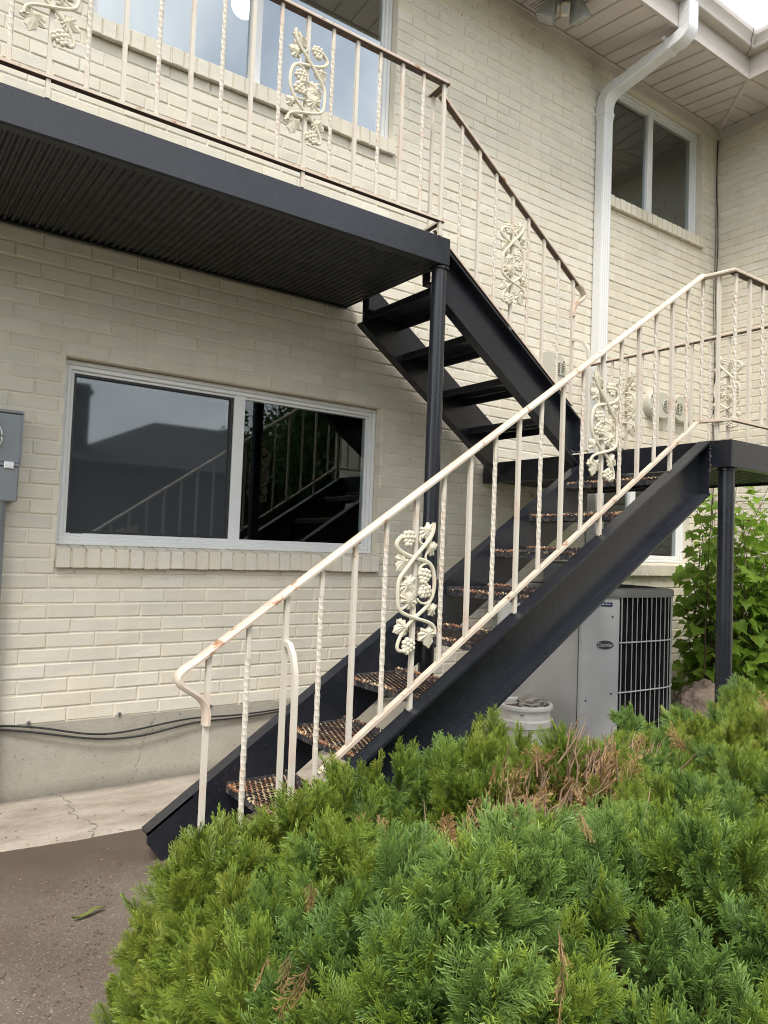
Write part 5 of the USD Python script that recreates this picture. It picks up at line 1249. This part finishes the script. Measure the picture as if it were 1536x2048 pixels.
def add_spray(p, n, kind, sc):
    pos.append(p); ids.append(kind)
    z = n / np.linalg.norm(n); a = rj.uniform(0, 2 * PI); x = np.cross((math.cos(a), math.sin(a), .01), z); x /= np.linalg.norm(x); y = np.cross(z, x)
    qt.append((np.array([x, y, z]), sc))
# shoots: each a plume of sprays set round one upright tip, kept apart so that dark hollows stay between them
X = rj.uniform(-.45, 3.3, 60000); Y = rj.uniform(-3.42, -1.66, 60000)
keep = edge_fall(X, Y) > .05; X, Y = X[keep], Y[keep]
S_ = skin(X, Y); eps = .02
GX, GY = (skin(X + eps, Y) - skin(X - eps, Y)) / (2 * eps), (skin(X, Y + eps) - skin(X, Y - eps)) / (2 * eps)
tone = meshkit.fbm(np.stack([X * 2.2, Y * 2.2, X * 0], -1), 3, 77); dd = deadness(X, Y)
cells = {}
def free(p, r):
    c = tuple(np.floor(p / .1).astype(int))
    for a in range(-1, 2):
        for b in range(-1, 2):
            for d in range(-1, 2):
                for q in cells.get((c[0] + a, c[1] + b, c[2] + d), ()):
                    if (q[0] - p[0]) ** 2 + (q[1] - p[1]) ** 2 + (q[2] - p[2]) ** 2 < r * r: return False
    cells.setdefault(c, []).append(p); return True
for i in range(len(X)):
    px_, py_, D_ = px_of((X[i], Y[i], S_[i]))
    inframe = D_ > .2 and -150 < px_ < 1700 and py_ < 2250
    if not free(np.array((X[i], Y[i], max(S_[i], .03))), .059 if inframe else .12): continue
    nrm = np.array((-GX[i], -GY[i], 1.0)); nrm /= np.linalg.norm(nrm)
    base_d = nrm * .65 + np.array((0, 0, .50)) + rj.normal(0, .20, 3); base_d /= np.linalg.norm(base_d)
    top = np.array((X[i], Y[i], max(S_[i], .03) + rj.normal(0, .030)))
    Lp = rj.uniform(.12, .19)
    t = tone[i] + rj.normal(0, .075); dead = dd[i] > .12 and rj.random() < dd[i] * 1.25
    if dead: pool = [10, 11, 10, 11, 10, 11, 7]
    elif rj.random() < .014: pool = [10, 11]
    elif t > .55 or (Y[i] > -2.05 and rj.random() < .50): pool = [7, 8, 9, 0, 1]
    elif t < .45: pool = [4, 5, 6, 6, 2]
    else: pool = [0, 1, 2, 3, 8 if rj.random() < .3 else 3]
    if dead and rj.random() < .15: continue
    nsp = int(rj.integers(11, 16)) if not dead else int(rj.integers(7, 11)); a0 = rj.uniform(0, 2 * PI)
    e1 = np.cross(base_d, (.3, .2, 1)); e1 /= np.linalg.norm(e1); e2 = np.cross(base_d, e1)
    for q in range(nsp):
        f = q / (nsp - 1.0)                          # up the shoot
        a = a0 + q * 2.4 + rj.normal(0, .3); sl = (1.05 - .95 * f) * rj.uniform(.75, 1.2)
        d = base_d + (e1 * math.cos(a) + e2 * math.sin(a)) * sl * .78; d[2] += .12; d /= np.linalg.norm(d)
        sc_ = rj.uniform(.60, 1.08) * (.80 + .25 * math.sin(PI * min(f + .2, 1)))
        p = top - base_d * Lp * (1.02 - .62 * f) - base_d * .045
        if p[2] < -.03: p[2] = rj.uniform(-.03, .03)
        if p[1] + d[1] * .13 * sc_ > -1.645: continue
        add_spray(p, d, int(rj.choice(pool)), sc_)
print('juniper sprays', len(pos))
# a few long dead fronds lying on the green, as in the front of the bush
FRD = [(612, 1770, (.1, -.2, -1)), (560, 1900, (-.3, -.3, -1)), (610, 1930, (-.4, .1, -1)), (1100, 1850, (0, -.4, -1)), (1160, 1560, (.1, -.5, -1)), (1150, 1600, (.1, -.6, -.9)), (1060, 1530, (-.9, -.1, .1)), (1120, 1520, (-.9, 0, .2)), (1010, 1530, (-.6, -.3, -.4))]
for (fx, fy, d) in FRD:
    w = _fw + _rt * (fx - 768) / 1504.4 - _up * (fy - 1024) / 1504.4
    for t in np.arange(.5, 4, .01):
        p = CAM + w * t
        if p[2] < float(skin(np.array([p[0]]), np.array([p[1]]))[0]) + .02:
            for _ in range(2): add_spray(p + rj.normal(0, .012, 3) - w * .03, np.array(d, float) + rj.normal(0, .12, 3), int(rj.choice([10, 11])), rj.uniform(.40, .75))
            break
pi_path = str(jb.GetPath()) + '/foliage'
PIn = UsdGeom.PointInstancer.Define(stage, pi_path); mark(PIn, kind='stuff')
base = _base['/World/juniper_bush']; tg = []
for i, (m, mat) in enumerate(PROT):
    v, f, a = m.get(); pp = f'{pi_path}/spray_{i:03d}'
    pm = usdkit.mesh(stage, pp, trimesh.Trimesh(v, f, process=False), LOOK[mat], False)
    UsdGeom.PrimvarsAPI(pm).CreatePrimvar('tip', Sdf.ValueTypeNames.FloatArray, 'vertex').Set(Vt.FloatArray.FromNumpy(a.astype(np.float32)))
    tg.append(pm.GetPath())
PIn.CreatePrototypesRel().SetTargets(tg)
PIn.CreateProtoIndicesAttr(Vt.IntArray.FromNumpy(np.array(ids, np.int32)))
PIn.CreatePositionsAttr(Vt.Vec3fArray.FromNumpy((np.array(pos) - base).astype(np.float32)))
from scipy.spatial.transform import Rotation as Rot
Q_ = Rot.from_matrix(np.array([R_.T for R_, s in qt])).as_quat()
PIn.CreateOrientationsAttr(Vt.QuathArray([Gf.Quath(float(q[3]), float(q[0]), float(q[1]), float(q[2])) for q in Q_]))
PIn.CreateScalesAttr(Vt.Vec3fArray.FromNumpy(np.array([[s] * 3 for R_, s in qt], np.float32)))
# limbs inside the bush and bare grey twigs in the dead hollow
m = MB()
for i in range(120):
    a = np.array((rj.uniform(-.05, 2.9), rj.uniform(-2.9, -1.9), 0.0)); h = float(skin(np.array([a[0]]), np.array([a[1]]))[0]) - .24
    if h < .08: continue
    b = a + np.array((rj.normal(0, .18), rj.normal(0, .15), h)); m.tube(spline([a, (a + b) / 2 + rj.normal(0, .03, 3), b], 7), np.linspace(.010, .003, 7), 5)
obj('limbs', m, 'bark', jb, smooth=True)
m = MB()
for (cx, cy, r) in DEAD[:5]:
    for i in range(int(330 * r)):
        a = np.array((cx + rj.normal(0, r * .6), cy + rj.normal(0, r * .35), 0)); a[2] = float(skin(a[:1], a[1:2])[0]) - rj.uniform(.04, .11)
        d = np.array((rj.normal(.15, .35), rj.normal(-.15, .3), rj.uniform(.5, 1))); d /= np.linalg.norm(d); L_ = rj.uniform(.05, .13)
        m.tube([a, a + d * L_ * .5 + rj.normal(0, .006, 3), a + d * L_], np.array([.0034, .0026, .0012]), 4)
obj('bare_twigs', m, 'twig_grey', jb, smooth=True, kind='stuff')

# dry needles shed along the edge of the bush
m = MB()
for _ in range(320):
    y = rj.uniform(-2.7, -.9); x = -.30 - abs(rj.normal(0, .10)) + (.30 * np.clip((y + 1.8) / .8, 0, 1)); a = rj.uniform(0, PI); L_ = rj.uniform(.004, .014)
    m.tube([(x, y, -.0125), (x + L_ * .5 * math.cos(a), y + L_ * .5 * math.sin(a), -.0095), (x + L_ * math.cos(a + .4), y + L_ * math.sin(a + .4), -.0125)], .0007, 3)
nd = obj('needle_litter', m, 'juniper_dead'); mark(nd, 'dry brown needles shed on the asphalt along the edge of the juniper', 'needles', kind='stuff')

# ================================================================== ACROSS THE DRIVE (mirrored in the panes)
nh = thing('neighbour_house', 'dark hip-roofed house across the drive, mirrored in the ground-floor window', 'house', (8.5, -17, 0))
obj('walls', MB().box((3.3, -21.0, -.1), (15.0, -14.2, 2.95), .01), 'house_siding', nh)
V = [(2.7, -13.7, 2.9), (15.6, -13.7, 2.9), (15.6, -21.6, 2.9), (2.7, -21.6, 2.9), (6.2, -17.6, 4.55), (12.2, -17.6, 4.55)]
obj('roof', MB().add(V, [(0, 1, 5), (0, 5, 4), (1, 2, 5), (2, 3, 4), (2, 4, 5), (3, 0, 4), (0, 2, 1), (0, 3, 2)]), 'house_roof', nh)
obj('chimney', MB().box((3.12, -15.0, 2.4), (3.62, -14.4, 4.75), .01).box((3.06, -15.06, 4.5), (3.68, -14.34, 4.62), .005), 'house_siding', nh)
r_ = np.random.default_rng(9)
def tree(x, y, h, rad, label):
    t = thing('tree', label, 'tree', (x, y, 0))
    m = MB().tube(spline([(x, y, -.1), (x + .1, y, h * .3), (x, y + .1, h * .62)], 8), np.linspace(.16, .07, 8), 8)
    tips = []
    for i in range(12):
        a = r_.uniform(0, 2 * PI); z = h * r_.uniform(.3, .62); e = np.array((x + rad * .7 * math.cos(a), y + rad * .7 * math.sin(a), z + r_.uniform(.4, 1.8)))
        m.tube(spline([(x, y, z), (np.array((x, y, z)) + e) / 2 + (0, 0, .2), e], 6), np.linspace(.05, .015, 6), 5); tips.append(e)
    obj('trunk', m, 'bark', t, smooth=True)
    V, F = [], []
    c0 = [np.array((x, y, h * .62)) + r_.normal(0, 1, 3) * (rad * .55, rad * .55, h * .17) for _ in range(34)]
    c0 = np.array(c0); n = 15000
    c = c0[r_.integers(0, len(c0), n)] + r_.normal(0, .36, (n, 3)) * rad * .55
    u = r_.normal(0, 1, (n, 3)); u /= np.linalg.norm(u, axis=1, keepdims=True); w = np.cross(u, r_.normal(0, 1, (n, 3))); w /= np.linalg.norm(w, axis=1, keepdims=True)
    s = r_.uniform(.06, .12, (n, 1))
    V = np.stack([c - u * s, c + w * s * .5, c + u * s, c - w * s * .5], 1).reshape(-1, 3)
    obj('crown', MB().add(V, np.arange(4 * n).reshape(-1, 4)), 'tree_leaf', t, kind='stuff')
tree(8.6, -8.2, 6.2, 2.3, 'broad leafy tree across the drive, nearest of those mirrored in the right pane')
tree(12.2, -9.5, 7.0, 2.6, 'tall leafy tree across the drive, beyond the nearest mirrored tree')
tree(9.8, -12.5, 5.2, 2.0, 'smaller leafy tree standing close to the dark house')
# unseen belt of trees, added to block low sky and darken reflections
V = []
n = 26000
seg = r_.random(n)
bx = np.where(seg < .62, r_.uniform(10.5, 42, n), r_.uniform(-26, 1.0, n)); by = np.where(seg < .62, -13.5 - (bx - 10) * .05, -16.0) + r_.normal(0, 1.0, n)
top = 4.6 + 3.2 * meshkit.fbm(np.stack([bx * .35, by * 0, bx * 0], -1), 3, 5); bz = top * np.sqrt(r_.random(n))
c = np.stack([bx, by, bz], 1); u = r_.normal(0, 1, (n, 3)); u /= np.linalg.norm(u, axis=1, keepdims=True); w = np.cross(u, r_.normal(0, 1, (n, 3))); w /= np.linalg.norm(w, axis=1, keepdims=True); s_ = r_.uniform(.12, .26, (n, 1))
V = np.stack([c - u * s_, c + w * s_ * .6, c + u * s_, c - w * s_ * .6], 1).reshape(-1, 3)
tb = obj('tree_belt', MB().add(V, np.arange(4 * n).reshape(-1, 4)), 'tree_leaf'); mark(tb, 'unseen belt of trees added across the drive to block the low sky', 'trees', kind='stuff')
